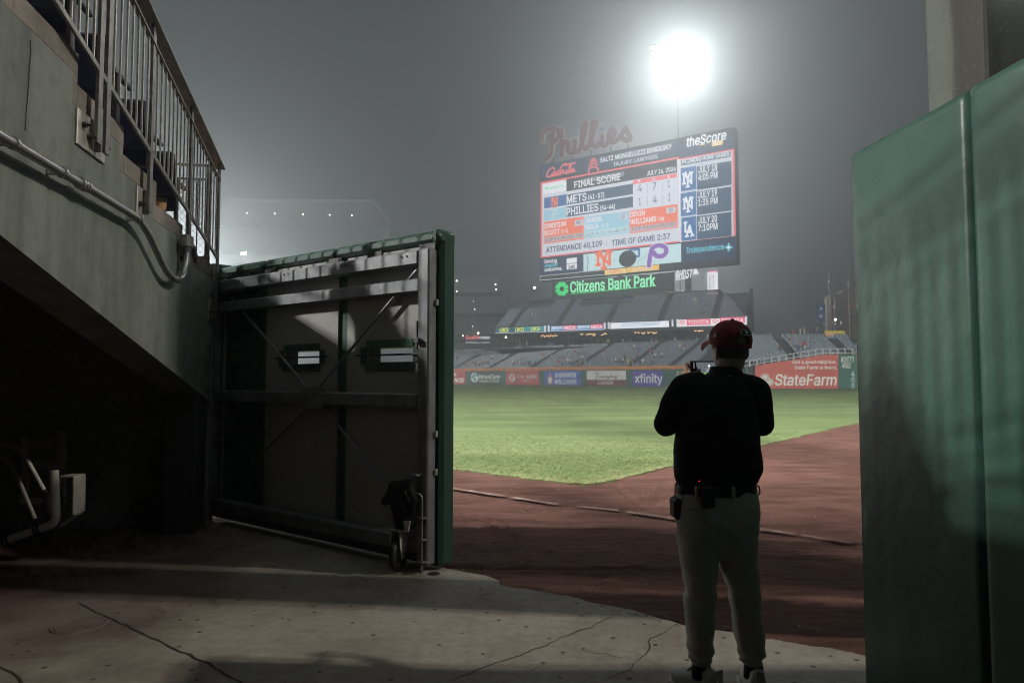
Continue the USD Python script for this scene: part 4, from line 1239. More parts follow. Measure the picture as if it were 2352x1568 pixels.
for a, w, z in [(13, 3.5, 9.6), (24, 5, 9.2), (33.5, 1.2, 9.4), (38, 4.0, 9.4), (45, 2.2, 9.8), (52, 3.2, 9.4)]:
    obj('stall_front', put(box(a, a + w, 12.6, 13.4, 7.4, z + 2.2), MD), L['stall'], tier)
for a, w in [(9, 2), (20.5, 2.2), (30, 2.0), (42.5, 1.8)]:
    obj('stall_sign', put(box(a, a + w, 12.0, 12.3, 9.8, 11.0), MD), C['skyblue'], tier)
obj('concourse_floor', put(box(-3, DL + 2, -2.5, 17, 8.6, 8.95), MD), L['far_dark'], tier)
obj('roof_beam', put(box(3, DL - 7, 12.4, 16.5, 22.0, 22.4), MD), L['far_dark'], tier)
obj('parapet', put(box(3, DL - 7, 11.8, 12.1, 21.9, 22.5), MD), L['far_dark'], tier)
obj('end_wall', put(extr(Polygon([(0, 13.2), (0, 15), (12, 22.5), (16, 22.5), (16, 13.2)]), 0, .3), MD @ frame((DL, 0, 0), (0, 1, 0), (-1, 0, 0))), L['far_dark'], tier)
# seats behind the coral wall
MR = frame(SFP.o + SFP.n * .9 + SFP.x * 0, SFP.x, SFP.n)
RSL = 26.0
bowl('right_stand', 'right section of pale blue seats behind the coral advert wall', MR, RSL, 13, .85, 3.6, .36, [7.2, 15.5], -4.0, cut=lambda a, k: (k < 3 and a > 6 + 3 * k) or a > 16 + k * .2 and k > 7)

# every seat: the nearest 300 one by one, the rest as one mass
shell = join(cbox(-.19, .19, -.04, .02, .45, .86, .02), cbox(-.18, .18, -.14, -.06, .33, .66, .02))
posts_ = join(box(-.25, -.22, -.06, .06, 0, .6), box(.22, .25, -.06, .06, 0, .6))
seat_spots.sort(key=lambda q: q[4])
near, rest = seat_spots[:300], seat_spots[300:]
q0 = None
for M, a, b, z, _ in near:
    Mx = M @ frame((a, b, z))
    rowk = int(round((b - .55) / .85))
    rown = ['front', 'second', 'third', 'fourth', 'fifth', 'sixth', 'seventh', 'eighth', 'ninth', 'tenth', 'eleventh', 'twelfth', 'thirteenth'][min(12, rowk)]
    lab = f'pale blue folding seat in the {rown} row of the right stand' if M is MR else f'pale blue folding seat in the {rown} row at the right end of the lower stand'
    grp = f'seats in the {rown} row of the right stand' if M is MR else f'seats in the {rown} row of the lower stand'
    if q0 is None:
        q0 = thing('stand_seat', lab, 'seat', Mx, grp)
        obj('seat_shell', put(shell, Mx), L['far_seat'], q0)
        obj('standard', put(posts_, Mx), L['dark'], q0)
    else:
        dup(q0, Mx, lab, grp)
pi = UsdGeom.PointInstancer.Define(stage, '/World/stand_seats')
tag(Node('/World/stand_seats', np.eye(4)), 'rows of empty blue folding seats filling the far stands', 'seats', None, 'stuff')
obj('seat_shell', join(shell, posts_), L['far_seat'], Node('/World/stand_seats', np.eye(4)))
pi.CreatePrototypesRel().AddTarget('/World/stand_seats/seat_shell')
pi.CreateProtoIndicesAttr([0] * len(rest))
pos, ori = [], []
for M, a, b, z, _ in rest:
    p = M @ [a, b, z, 1]
    pos.append(Gf.Vec3f(*map(float, p[:3])))
    w = math.atan2(M[1, 0], M[0, 0]) / 2
    ori.append(Gf.Quath(float(math.cos(w)), 0, 0, float(math.sin(w))))
pi.CreatePositionsAttr(pos)
pi.CreateOrientationsAttr(ori)

# ================================================================== ribbon boards on the edge of the second tier
E = {k: em('screen_' + k, c, 1.95) for k, c in dict(white=(.80, .82, .86), pale=(.62, .65, .72), lightgrey=(.55, .57, .63), teal=(.05, .26, .28), darkteal=(.02, .10, .13), yellow=(.85, .85, .12), blue=(.08, .26, .48), red=(.75, .09, .16), navy=(.016, .032, .075), ink=(.02, .035, .10),
                                                   black=(.012, .016, .022), orange=(.85, .16, .06), aqua=(.30, .55, .66), paleaqua=(.52, .72, .74), cyan=(.12, .52, .62), coral=(.80, .14, .14), pink=(.85, .28, .33), peach=(.85, .58, .22), amber=(.85, .50, .10), purple=(.22, .08, .40), midblue=(.03, .13, .32), bluegrey=(.03, .07, .12),
                                                   green=(.03, .75, .20), lime=(.30, .95, .50), violet=(.14, .12, .8), flesh=(.55, .40, .40), metal=(.22, .23, .27)).items()}
L['bezel'] = pm('screen_bezel', (.16, .17, .20), .5, metallic=.4)


def ribbon(label, P, x0, x1, yt, yb, m):
    t = thing('ribbon_board', label, 'screen', P.sub((x0, yb)))
    obj('housing', P.rect(x0, x1, yt - 3, yb + 4, -.25, .3), L['bezel'], t)
    obj('screen', P.rect(x0 + 4, x1 - 4, yt, yb, .06, .02), m, t)
    obj('light_strip', P.rect(x0, x1, yb - 1, yb + 4, .06, .03), E['pale'], t)
    return t


r = ribbon('lit ribbon board with three yellow words on teal, at the left end of the tier', RP6, 570, 1112, 606, 660, E['darkteal'])
obj('screen_half', RP6.rect(880, 1105, 592, 641, .07, .03), E['teal'], r)
for a, b, y in ((620, 717, 650), (790, 887, 643), (963, 1063, 637)):
    obj('lettering', RP6.text('UKG', a, b, y, 42, .11, .03, True), E['yellow'], r)
r = ribbon('lit ribbon board with alternating blue and red blocks', RP6, 1175, 1765, 586, 638, E['blue'])
for a, b, y, yt in ((1320, 1466, 623, 577), (1618, 1757, 615, 564)):
    obj('red_block', RP6.rect(a, b, yt + 1, yt + 50, .09, .02), E['red'], r)
    obj('lettering', RP6.text('NECA', a + 8, b - 8, y - 3, 34, .13, .03, True), E['white'], r)
for a, b, y in ((1190, 1310, 624), (1476, 1608, 614)):
    obj('lettering', RP6.text('IBEW/98', a, b, y - 2, 32, .13, .03, True, .12), E['white'], r)
r = ribbon('lit white ribbon board with blue capitals', RP6, 1835, 2488, 549, 611, E['white'])
obj('lettering', RP6.text("LISCIO'S BAKERY", 1953, 2385, 588, 38, .11, .03), E['blue'], r)
r = ribbon('lit white and red ribbon board at the right end of the tier, behind the cap', RP7, 388, 1134, 496, 566, E['white'])
for a, b, yt in ((495, 748, 490), (845, 1112, 472)):
    obj('red_block', RP7.rect(a, b, yt, yt + 64, .09, .02), E['red'], r)
    obj('lettering', RP7.text('TOYOTA', a + 16, b - 14, yt + 51, 38, .13, .03, True), E['white'], r)
for x, y in ((447, 525), (797, 512)):
    obj('emblem', RP7.shape([[(x + 30 * math.cos(t), y + 20 * math.sin(t)) for t in np.arange(21) * .31416], [(x + 12 * math.cos(t), y + 19 * math.sin(t)) for t in np.arange(21) * .31416], [(x + 20 * math.cos(t), y - 8 + 9 * math.sin(t)) for t in np.arange(21) * .31416]], 2.6, .11)[0], E['coral'], r)
for P, X in ((RP6, 1118), (RP6, 1158), (RP6, 1776), (RP6, 1820), (RP7, 345), (RP7, 396), (RP7, 1126)):
    y = {1118: 588, 1158: 584, 1776: 554, 1820: 550, 345: 503, 396: 497, 1126: 464}[X]
    one('light_column', P.rect(X - 9, X + 9, y - 8, y + 62, -.1, .35), E['lightgrey'],
        {1118: 'pale lit panel right of the yellow worded ribbon board', 1158: 'pale lit panel left of the blue and red ribbon board', 1776: 'pale lit panel right of the blue and red ribbon board', 1820: 'pale lit panel left of the white ribbon board with blue capitals',
         345: 'pale lit panel right of the white ribbon board with blue capitals', 396: 'pale lit panel left of the white and red ribbon board', 1126: 'pale lit panel at the right end of the second tier'}[X], 'panel')

# ================================================================== the scoreboard
B0 = at(1241, 632, 190.0)
B1 = at(1690, 590, 160.0)
BP = Plane(B0[:2], B1[:2] - B0[:2], z5)
sb = thing('scoreboard', 'huge lit scoreboard screen above the second tier showing a final score', 'scoreboard', BP.M)
bz = [BP.loc((90, 1360))[1], BP.loc((90, 440))[1]]
ba = [BP.loc((88, 900))[0], BP.loc((1650, 700))[0]]
obj('housing', BP.poly(sbox(ba[0], bz[0], ba[1], bz[1]), -3.0, 2.98), L['far_dark'], sb)
obj('upper_housing', BP.poly(sbox(BP.loc((1196, 500))[0], bz[1] + .01, ba[1], BP.loc((1196, 262))[1]), -3.0, 2.98), L['far_dark'], sb)
for X in (180, 700, 1250):
    a = BP.loc((X, 1300))[0]
    obj('support', BP.poly(sbox(a - .6, 14, a + .6, bz[0] - .01), -2.5, 1.2), L['far_dark'], sb)


def R(x0, x1, yt, yb, c, d=.02, name='screen_panel'):
    return obj(name, BP.rect(x0, x1, yt, yb, d, .03), E[c], sb)


def T(s, x0, x1, yb, cap, c, d=.26, bold=True, ital=0.0):
    return obj('lettering', BP.text(s, x0, x1, yb, cap, d, .04, bold, ital), E[c], sb)


def S(lines, r, c, d=.26, name='emblem'):
    return obj(name, BP.shape(lines, r, d, .04)[0], E[c], sb)


R(92, 428, 447, 549, 'navy'), R(432, 1192, 386, 494, 'navy'), R(1198, 1640, 268, 380, 'navy')
R(92, 1200, 572, 1176, 'coral'), R(1196, 1642, 384, 1050, 'coral')
R(106, 1196, 586, 1164, 'pale', .06), R(1200, 1625, 394, 1048, 'lightgrey', .06)
R(300, 1184, 548, 645, 'black', .10), R(430, 760, 545, 580, 'metal', .14), R(300, 830, 652, 670, 'pale', .14)
R(114, 298, 584, 670, 'white', .10), R(298, 832, 672, 752, 'bluegrey', .10), R(122, 297, 697, 782, 'midblue', .10)
R(298, 832, 768, 850, 'bluegrey', .10), R(120, 297, 797, 882, 'aqua', .10)
R(832, 1182, 558, 590, 'coral', .10), R(833, 1182, 592, 674, 'pale', .10), R(833, 1182, 692, 777, 'pale', .10)
for x, o in ((948, 12), (1065, 26)):
    R(x, x + 3, 590 - o, 672 - o, 'metal', .16, 'divider'), R(x, x + 3, 692 - o, 775 - o, 'metal', .16, 'divider')
R(118, 438, 890, 1064, 'orange', .10), R(442, 800, 852, 1022, 'aqua', .10), R(804, 1188, 800, 982, 'orange', .10)
R(368, 432, 877, 922, 'lightgrey', .16), R(722, 788, 832, 872, 'lightgrey', .16), R(1100, 1172, 778, 822, 'lightgrey', .16)
R(122, 434, 1012, 1054, 'flesh', .16), R(452, 788, 968, 1010, 'paleaqua', .16), R(812, 1178, 930, 974, 'flesh', .16)
R(110, 1194, 1086, 1162, 'pale', .10), R(619, 622, 1040, 1090, 'metal', .16, 'divider')
R(1196, 1212, 392, 1050, 'white', .10)
R(1205, 1612, 397, 440, 'bluegrey', .10)
for y in (462, 662, 858):
    R(1210, 1336, y, y + 184, 'midblue', .10), R(1342, 1618, y - 14, y + 172, 'bluegrey', .10)
R(1214, 1654, 1056, 1214, 'navy', .02)
R(90, 433, 1180, 1314, 'navy'), R(435, 1216, 1146, 1282, 'paleaqua'), R(302, 383, 1180, 1268, 'white', .10), R(302, 383, 1222, 1226, 'navy', .16, 'divider')
R(90, 600, 1318, 1322, 'lightgrey', .02, 'edge_line'), R(90, 600, 1352, 1356, 'lightgrey', .02, 'edge_line'), R(90, 93, 1322, 1352, 'lightgrey', .02, 'edge_line')
T('FINAL SCORE', 365, 733, 618, 50, 'white'), T('JULY 16, 2026', 946, 1176, 520, 34, 'white'), T('Citizens Bank Park', 150, 282, 630, 20, 'green', bold=False)
R(132, 146, 612, 630, 'green', .18, 'emblem')
T('METS', 305, 463, 741, 58, 'white'), T('(41-57)', 478, 605, 712, 38, 'white'), T('PHILLIES', 303, 558, 838, 58, 'white'), T('(54-44)', 573, 690, 800, 38, 'white')
for s_, x, y in (('R', 878, 576), ('H', 990, 560), ('E', 1112, 540)):
    T(s_, x, x + 16, y, 22, 'white')
for s_, x, w, y in (('4', 874, 32, 652), ('7', 990, 30, 636), ('1', 1112, 17, 616), ('1', 880, 17, 758), ('4', 992, 33, 740), ('1', 1116, 17, 722)):
    T(s_, x, x + w, y, 60, 'ink', bold=False)
T('CHRISTIAN', 123, 300, 944, 36, 'white'), T('SCOTT', 123, 247, 998, 38, 'white'), T('(3-1)', 262, 312, 978, 28, 'white'), T('WP', 381, 419, 910, 28, 'ink', bold=False)
T('5.2 IP, 3 H, 0 R, 0 BB, 7 SO', 131, 426, 1044, 24, 'ink', bold=False)
T('AARON', 455, 582, 899, 36, 'white'), T('NOLA', 455, 560, 952, 38, 'white'), T('(3-7)', 584, 637, 934, 28, 'white'), T('LP', 738, 770, 866, 30, 'ink', bold=False)
T('6.0 IP, 6 H, 3 R, 3 ER, 4 BB, 6 SO', 461, 782, 1003, 24, 'ink', bold=False)
T('DEVIN', 812, 928, 850, 38, 'white'), T('WILLIAMS', 815, 1021, 910, 40, 'white'), T('(14)', 1038, 1082, 880, 30, 'white'), T('SV', 1120, 1154, 811, 32, 'ink', bold=False)
T('1.0 IP, 0 H, 0 R, 0 BB, 1 SO', 825, 1166, 959, 26, 'ink', bold=False)
T('ATTENDANCE 40,109', 140, 588, 1134, 42, 'ink'), T('TIME OF GAME 2:37', 665, 1131, 1077, 42, 'ink')
T('UPCOMING HOME GAMES', 1210, 1603, 430, 32, 'white')
for a, b, y in (('JULY 18', '4:05 PM', 500), ('JULY 19', '1:35 PM', 702), ('JULY 20', '7:10PM', 904)):
    T(a, 1356, 1506, y, 50, 'white'), T(b, 1356, 1510, y + 60, 50, 'white')
T('SALTZ MONGELUZZI BENDESKY', 571, 1144, 415, 36, 'white'), T('INJURY LAWYERS', 680, 1031, 446, 30, 'white', bold=False)
T('Driving', 128, 227, 1220, 28, 'white'), T('smarter', 128, 235, 1252, 28, 'cyan'), T('outcomes.', 128, 270, 1284, 28, 'white'), T('sei', 318, 368, 1263, 32, 'ink')
T('Independence', 1262, 1561, 1137, 44, 'cyan')
S([[(1598, 1066), (1598, 1116)], [(1574, 1091), (1622, 1091)]], 9, 'cyan'), R(1588, 1608, 1083, 1103, 'white', .31, 'emblem')
T('theScore', 1256, 1582, 290, 70, 'white', ital=.18), R(1462, 1550, 250, 288, 'amber', .2, 'emblem'), T('BET', 1478, 1540, 280, 26, 'white', .31)
S([[(1366, 276), (1408, 270)]], 4, 'amber', name='underline')
# chevron emblem, red script, letter emblems
S([[(482, 494), (482, 468), (518, 446), (556, 464), (556, 486)], [(484, 446), (518, 422), (552, 440)], [(488, 422), (518, 400), (548, 416)], [(500, 400), (518, 382), (538, 394)]], 5, 'coral')
S([curve(l, 5) for l in [[(206, 470), (198, 456), (172, 468), (150, 500), (148, 528), (170, 526), (190, 506)], [(205, 488), (192, 505), (200, 516), (216, 500), (208, 486)], [(246, 480), (228, 490), (226, 508), (248, 498)], [(276, 474), (258, 486), (258, 504), (276, 492), (278, 474), (280, 500)],
                        [(304, 440), (298, 424), (268, 440), (250, 478), (262, 500)], [(306, 478), (292, 492), (300, 504), (316, 490), (308, 476)], [(318, 500), (336, 450), (340, 424), (328, 440), (326, 494)], [(358, 464), (340, 478), (342, 494), (358, 480), (360, 462), (360, 490), (374, 480)], [(160, 530), (200, 520), (250, 512)], [(290, 436), (330, 428), (374, 418)]]], 5, 'coral', name='script')


def NY(x, y, w, h, c, r, d=.26):
    X, Y = lambda a: x + w * a, lambda b: y + h * b - .11 * w * 0
    S([[(X(.12), Y(.78)), (X(.12), Y(.12))], [(X(.0), Y(.14)), (X(.2), Y(.1))], [(X(.12), Y(.12)), (X(.88), Y(.74))], [(X(.88), Y(.76)), (X(.88), Y(.04))], [(X(.78), Y(.05)), (X(1.0), Y(.02))], [(X(.02), Y(.80)), (X(.24), Y(.77))],
       [(X(.28), Y(.02)), (X(.5), Y(.52)), (X(.74), Y(.0))], [(X(.5), Y(.5)), (X(.5), Y(.98))], [(X(.36), Y(1.0)), (X(.64), Y(.97))]], r, c, d)


NY(182, 694, 54, 78, 'orange', 5), NY(1232, 492, 78, 118, 'white', 7), NY(1236, 692, 76, 116, 'white', 7), NY(540, 1125, 122, 136, 'orange', 11)
S([[(1252, 894), (1252, 968), (1288, 960)], [(1242, 896), (1262, 892)], [(1262, 1002), (1286, 918), (1308, 994)], [(1254, 1006), (1274, 1002)], [(1298, 1000), (1318, 994)], [(1270, 974), (1300, 966)]], 7, 'white')
S([curve([(186, 860), (196, 822), (202, 800), (222, 790), (234, 806), (226, 826), (206, 828)], 5)], 5, 'paleaqua')
S([curve([(962, 1236), (972, 1160), (990, 1098), (1040, 1076), (1088, 1090), (1100, 1128), (1070, 1160), (1020, 1158), (1004, 1136)], 5)], 23, 'white', .22), S([curve([(962, 1236), (972, 1160), (990, 1098), (1040, 1076), (1088, 1090), (1100, 1128), (1070, 1160), (1020, 1158), (1004, 1136)], 5)], 18, 'purple', .28)
obj('emblem', blob(BP, 790, 1182, 70, 66, .2, .04, 28), E['black'], sb)
S([[(806, 1112), (880, 1106), (882, 1160), (850, 1164)]], 8, 'midblue', .16)
S([[(462, 1140), (476, 1200), (470, 1270)]], 3, 'metal'), S([[(700, 1180), (560, 1280)], [(860, 1220), (940, 1150), (1010, 1225)]], 1.5, 'metal', .1, 'pattern_line')
R(605, 780, 1272, 1312, 'peach', .06), R(782, 1040, 1252, 1294, 'amber', .06), T('5050', 650, 735, 1300, 28, 'coral', .16, False), T('260035861', 828, 992, 1284, 28, 'pale', .16, False)

# script sign on top of the scoreboard
ps = thing('script_sign', 'red script lettering with white edge and blue stars on top of the scoreboard', 'sign', BP.sub((100, 440)))
scr = [curve(l, 6) for l in [[(112, 238), (112, 190), (150, 152), (205, 140), (240, 166), (238, 212), (212, 248), (196, 252)], [(200, 158), (186, 250), (182, 340), (150, 384)], [(268, 162), (266, 260), (266, 360)], [(268, 300), (296, 248), (318, 262), (318, 320), (345, 342), (366, 330)],
                             [(372, 246), (370, 318), (398, 326), (424, 290)], [(412, 310), (440, 220), (460, 120), (444, 104), (430, 150), (432, 280), (462, 304), (486, 280)], [(476, 296), (512, 200), (540, 100), (522, 92), (508, 140), (508, 262), (540, 286), (566, 262)], [(588, 206), (586, 268), (616, 276), (640, 250)],
                             [(636, 248), (680, 206), (690, 164), (662, 152), (642, 200), (652, 250), (690, 250), (724, 220)], [(722, 222), (772, 148), (778, 146), (798, 186), (814, 220), (790, 240), (756, 226)]]]
_, shp, kk = BP.shape(scr, 16, .1)
obj('edge', BP.poly(shp.buffer(5 * kk), .0, .25), em('sign_edge', (.42, .34, .31), 1.0), ps)
obj('lettering', BP.poly(shp, .26, .2), pm('script_red', (.27, .05, .06), .6), ps)
for cxs, cys in ((377, 192), (588, 148)):
    star = [BP.loc((cxs + (44 if i % 2 == 0 else 17) * math.sin(i * math.pi / 5), cys - (44 if i % 2 == 0 else 17) * math.cos(i * math.pi / 5))) for i in range(10)]
    obj('star_edge', BP.poly(Polygon(star), .30, .1), C['cream'], ps)
    obj('star', BP.poly(Polygon(star).buffer(-4.5 * kk), .42, .1), C['skyblue'], ps)
for X in (180, 330, 480, 640, 780):
    a, z = BP.loc((X, 372 - (X - 100) * .15))
    obj('support', BP.poly(sbox(a - .12, bz[1] - .2, a + .12, z + 2), -1.2, .3), L['far_dark'], ps)
# green neon sign under it
gs = thing('neon_sign', 'green glowing sign with a burst emblem hung under the scoreboard', 'sign', BP.sub((220, 1475)))
obj('backing', BP.rect(200, 1130, 1360, 1500, -3.0, .4), L['far_dark'], gs)
obj('lettering', BP.text('Citizens Bank Park', 332, 1012, 1452, 84, .1, .2, True), E['lime'], gs)
pet = []
for k in range(8):
    t = k * math.pi / 4 + .39
    for w in (-.16, .16):
        pet.append([(265 + 26 * math.cos(t + w * .7), 1422 + 28 * math.sin(t + w * .7)), (265 + 46 * math.cos(t + w), 1422 + 50 * math.sin(t + w))])
obj('burst_emblem', BP.shape(pet, 7, .1, .2)[0], E['green'], gs)
obj('halo_tubes', BP.shape([[(332, 1462), (1012, 1396)]], 2.0, -.2, .1)[0], E['green'], gs)
aw = obj('awning', put((np.array([[BP.loc((300, 1475))[0], .4, bz[0] - 7.2], [BP.loc((1010, 1420))[0], .4, bz[0] - 7.2], [BP.loc((1010, 1420))[0], -5.5, bz[0] - 9.2], [BP.loc((300, 1475))[0], -5.5, bz[0] - 9.2]]), np.array([[0, 1, 2], [0, 2, 3]])), BP.M), pm('glossy_awning', (.10, .12, .11), .22), gs)
# white drink sign and can sign
ws = thing('slanted_script_sign', 'white glowing slanted lettering with a little round headed emblem right of the green sign', 'sign', BP.sub((1170, 1350)))
obj('lettering', BP.text('GHOST', 1172, 1310, 1340, 62, .1, .1, True, .25), E['white'], ws)
obj('underline', BP.shape([[(1176, 1352), (1270, 1334)]], 4, .1, .1)[0], E['white'], ws)
obj('emblem', BP.poly(Polygon([BP.loc(p) for p in [(1308, 1308), (1318, 1290), (1318, 1272), (1330, 1260), (1344, 1268), (1346, 1284), (1356, 1292), (1352, 1306), (1336, 1300), (1322, 1308)]]), .1, .1), E['white'], ws)
cn = thing('can_sign', 'giant glowing white drink can with red top and base hanging right of the scoreboard', 'sign', BP.sub((1474, 1480)))
ca, cz0 = BP.loc((1474, 1478))
cz1 = BP.loc((1474, 1284))[1]
cr = (BP.loc((1514, 1380))[0] - BP.loc((1434, 1380))[0]) / 2
cw = BP.o + BP.x * ca + np.array([0, 0, cz0]) - BP.n * .5
H_ = cz1 - cz0
obj('can_base', lathe([(cr * .75, 0), (cr * .9, .15), (cr, H_ * .04), (cr, H_ * .10)], 24, cw), E['coral'], cn)
obj('can_body', lathe([(cr, H_ * .102), (cr, H_ * .95)], 24, cw), E['white'], cn)
obj('can_top', lathe([(cr, H_ * .952), (cr * .9, H_ * .985), (cr * .86, H_), (0, H_)], 24, cw), E['coral'], cn)
obj('script', put(BP.shape([curve([(1470, 1310), (1490, 1330), (1462, 1350), (1484, 1372), (1460, 1392), (1482, 1412), (1462, 1420), (1480, 1436)], 5), [(1458, 1320), (1458, 1424)], [(1494, 1320), (1490, 1424)]], 1.8, 0, .04)[0], frame(-BP.n * (.5 + cr + .03))), E['metal'], cn)
obj('can_label', put(BP.rect(1452, 1492, 1448, 1462, 0, .04), frame(-BP.n * (.5 + cr + .03))), E['white'], cn)
vs = thing('violet_sign', 'small violet glowing sign under the string of bulbs', 'sign', BP.sub((756, 1510)))
obj('lettering', BP.shape([curve(l, 4) for l in [[(760, 1506), (766, 1490), (774, 1504), (782, 1490), (788, 1504)], [(792, 1506), (800, 1488), (808, 1502), (816, 1486)], [(822, 1500), (834, 1486), (846, 1492), (836, 1506), (824, 1500)]]], 5.5, .3, .1)[0], E['violet'], vs)

# string of warm bulbs under the sign, swags of lights in the concourse
bulb_m = em('warm_bulb', (1.0, .55, .25), 3.0)
white_b = em('white_bulb', (1.0, .9, .72), 5.0)
ico = trimesh.creation.icosphere(1, 1.0)


def bulb(p, r):
    return np.asarray(ico.vertices) * r + p, np.asarray(ico.faces)


st = thing('string_lights', 'row of small warm bulbs strung below the green sign', 'lights', BP.sub((335, 1507)))
xs = [335, 345, 375, 388, 400, 420, 428, 436, 520, 540, 555, 575, 582, 592, 600, 648, 665, 680, 700, 708, 718, 730, 776, 790, 805, 820, 840, 848, 856, 862, 908, 920, 936, 955, 990, 997, 1003, 1052, 1068, 1082, 1098, 1112, 1122, 1130, 1148, 1156, 1210, 1236]
cablep = []
for X in xs:
    a, z = BP.loc((X, 1508 - (X - 335) * .0675 + 4 * math.sin(X * .35)))
    p = BP.o + BP.x * a - BP.n * 1.0 + np.array([0, 0, z])
    obj('bulb', bulb(p, .19), bulb_m, st)
    cablep.append(p + [0, 0, .15])
obj('cable', tube(cablep, .03, 3, False), L['dark'], st)


def swag(label, P, pts, n, r, off=6.0):
    t = thing('light_swag', label, 'lights', P.sub(pts[0]))
    cv = curve([P.loc(p) for p in pts], n)
    W = [P.o + P.x * a + P.n * off + np.array([0, 0, 1.52 + (z - 1.52) * (1 + off / 165)]) + P.x * (a * 0) for a, z in cv]
    for p in W:
        obj('bulb', bulb(p, r), bulb_m, t)
    obj('cable', tube(np.array(W) + [0, 0, .1], .02, 3, False), L['dark'], t)


swag('warm swag of lights in the concourse below the yellow worded ribbon board', RP6, [(970, 700), (990, 680), (1010, 702), (1040, 688), (1060, 702), (1080, 685), (1105, 700), (1125, 685), (1150, 692)], 4, .10)
swag('short warm swag of lights below the left part of the blue and red ribbon board', RP6, [(1410, 662), (1428, 678), (1452, 664)], 5, .10)
swag('tangled warm swag of lights below the middle of the blue and red ribbon board', RP6, [(1482, 684), (1500, 668), (1520, 676), (1545, 664), (1580, 676), (1560, 690), (1530, 655)], 4, .10)
swag('short warm swag of lights below the right end of the blue and red ribbon board', RP6, [(1650, 682), (1670, 678), (1690, 664), (1710, 672)], 4, .10)
swag('warm swag of lights below the left end of the white ribbon board', RP6, [(2018, 640), (2035, 658), (2055, 648), (2080, 660)], 5, .10)
swag('warm zigzag of lights below the middle of the white ribbon board', RP6, [(2110, 655), (2135, 668), (2160, 630), (2185, 662), (2215, 640), (2245, 664), (2275, 655)], 5, .10)
swag('warm swag of lights left of the cap under the last ribbon board', RP7, [(515, 597), (535, 612), (555, 602), (575, 616), (595, 606), (615, 615)], 4, .10)

# ================================================================== left of the tier: concourse corner, lamps, far grandstand
L['far_mid'] = pm('weathered_concrete', (.035, .037, .037), .85, (.048, .05, .048), .3)
cb_ = thing('corner_building', 'dark hazy concourse building left of the second tier', 'building', frame((-14, 190, 0)))
for k, (z, w) in enumerate([(6.0, 0), (13.5, 1), (19.5, 2), (25.5, 3.5)]):
    obj('floor_slab', box(-40, 1.0 - w, 186 + w, 200, z, z + .6), L['far_mid'], cb_)
    obj('rear_wall', box(-40, .8 - w, 193, 193.4, z + .61, z + 5.2), L['far_dark'], cb_)
    obj('parapet', box(-40, .9 - w, 186.1 + w, 186.3 + w, z + .61, z + 1.6), L['far_dark'], cb_)
for x in (-32, -24, -16, -8, -1.5):
    obj('column', box(x, x + .7, 187.2, 187.9, 0, 5.9), L['far_dark'], cb_)
CP = Plane((-20, 183.5), (1, 0), z6)
cs = thing('corner_sign', 'red script and white lettered lit sign on the dark corner building', 'sign', CP.sub((243, 775)))
obj('script', CP.shape([curve(l, 4) for l in [[(266, 690), (250, 698), (246, 722), (268, 722)], [(276, 708), (270, 722), (284, 716), (276, 706)], [(300, 706), (290, 718), (302, 720)], [(320, 706), (308, 720), (322, 716), (324, 704)], [(352, 688), (332, 694), (326, 720), (346, 720)], [(356, 706), (350, 720), (362, 714), (356, 704)], [(366, 720), (376, 684), (370, 718)], [(386, 704), (374, 718), (386, 714)]]], 4.5, .1, .05)[0], E['coral'], cs)
obj('lettering', CP.text('CORNER', 391, 508, 724, 26, .1, .05, True), E['white'], cs)
obj('lettering', CP.text('BURGERS + FRIES', 243, 508, 775, 17, .1, .05, False), E['lightgrey'], cs)
obj('frame', CP.rect(235, 515, 676, 782, -.3, .15), L['far_dark'], cs)
one('pale_hoarding', CP.rect(122, 468, 862, 900, 6.0, .2), L['far_concrete'], 'long pale hoarding below the corner building at the left end of the lower stand', 'hoarding')

L['lamp_post'] = pm('lamp_post_grey', (.12, .12, .12), .6)


def lamp(u, v, y, r, base, label, m=None):
    p = at(u, v, y)
    t = thing('distant_lamp', label, 'lamp', np.array([p[0], p[1], base]))
    obj('bulb', bulb(p, r), m or white_b, t)
    obj('post', bar((p[0], p[1], base), (p[0], p[1], p[2] - r - .02), .12, .12), L['lamp_post'], t)


for (X, Y), r, lab in [((143, 85), .26, 'higher lamp on the far left beside the gate edge'), ((143, 200), .22, 'lower lamp on the far left beside the gate edge'), ((570, 125), .24, 'upper of two lamps standing left of the scoreboard'), ((577, 180), .24, 'lower of two lamps standing left of the scoreboard'),
                       ((1000, 160), .40, 'bright lamp just left of the green sign'), ((328, 313), .13, 'dim upper lamp on the corner building'), ((342, 398), .15, 'dim lower lamp on the corner building'), ((776, 373), .15, 'dim lamp above the left end of the second tier'),
                       ((318, 586), .12, 'tiny lamp above the red script sign'), ((380, 660), .32, 'bright lamp above the red script sign'), ((213, 690), .22, 'lamp left of the red script sign'), ((685, 705), .30, 'lamp in the concourse under the yellow worded board')]:
    lamp(*z6(X, Y), 184.0 if X != 685 else 183.0, r, {True: 6.5, False: 26.0}[Y > 300] if Y < 560 else 3.5, lab)
for k, (u, v) in enumerate([(503, 487), (567, 489), (631, 490.5), (696, 492), (757, 493.5), (808, 495)]):
    lamp(u, v, 178.0, .20, 43.2, ['roof edge lamp nearest the railing end on the far grandstand', 'second roof edge lamp from the railing end on the far grandstand', 'third roof edge lamp from the railing end on the far grandstand', 'fourth roof edge lamp from the railing end on the far grandstand', 'fifth roof edge lamp from the railing end on the far grandstand', 'roof edge lamp furthest right on the far grandstand'][k])
p = at(560, 582, 150.0)
fl = thing('flood_lamp', 'small very bright flood lamp glowing low in the haze left of the gate top', 'lamp', np.array([p[0], p[1], 0]))
obj('mast', bar((p[0], p[1], 0), (p[0], p[1], p[2] - .4), .3, .3), L['lamp_post'], fl)
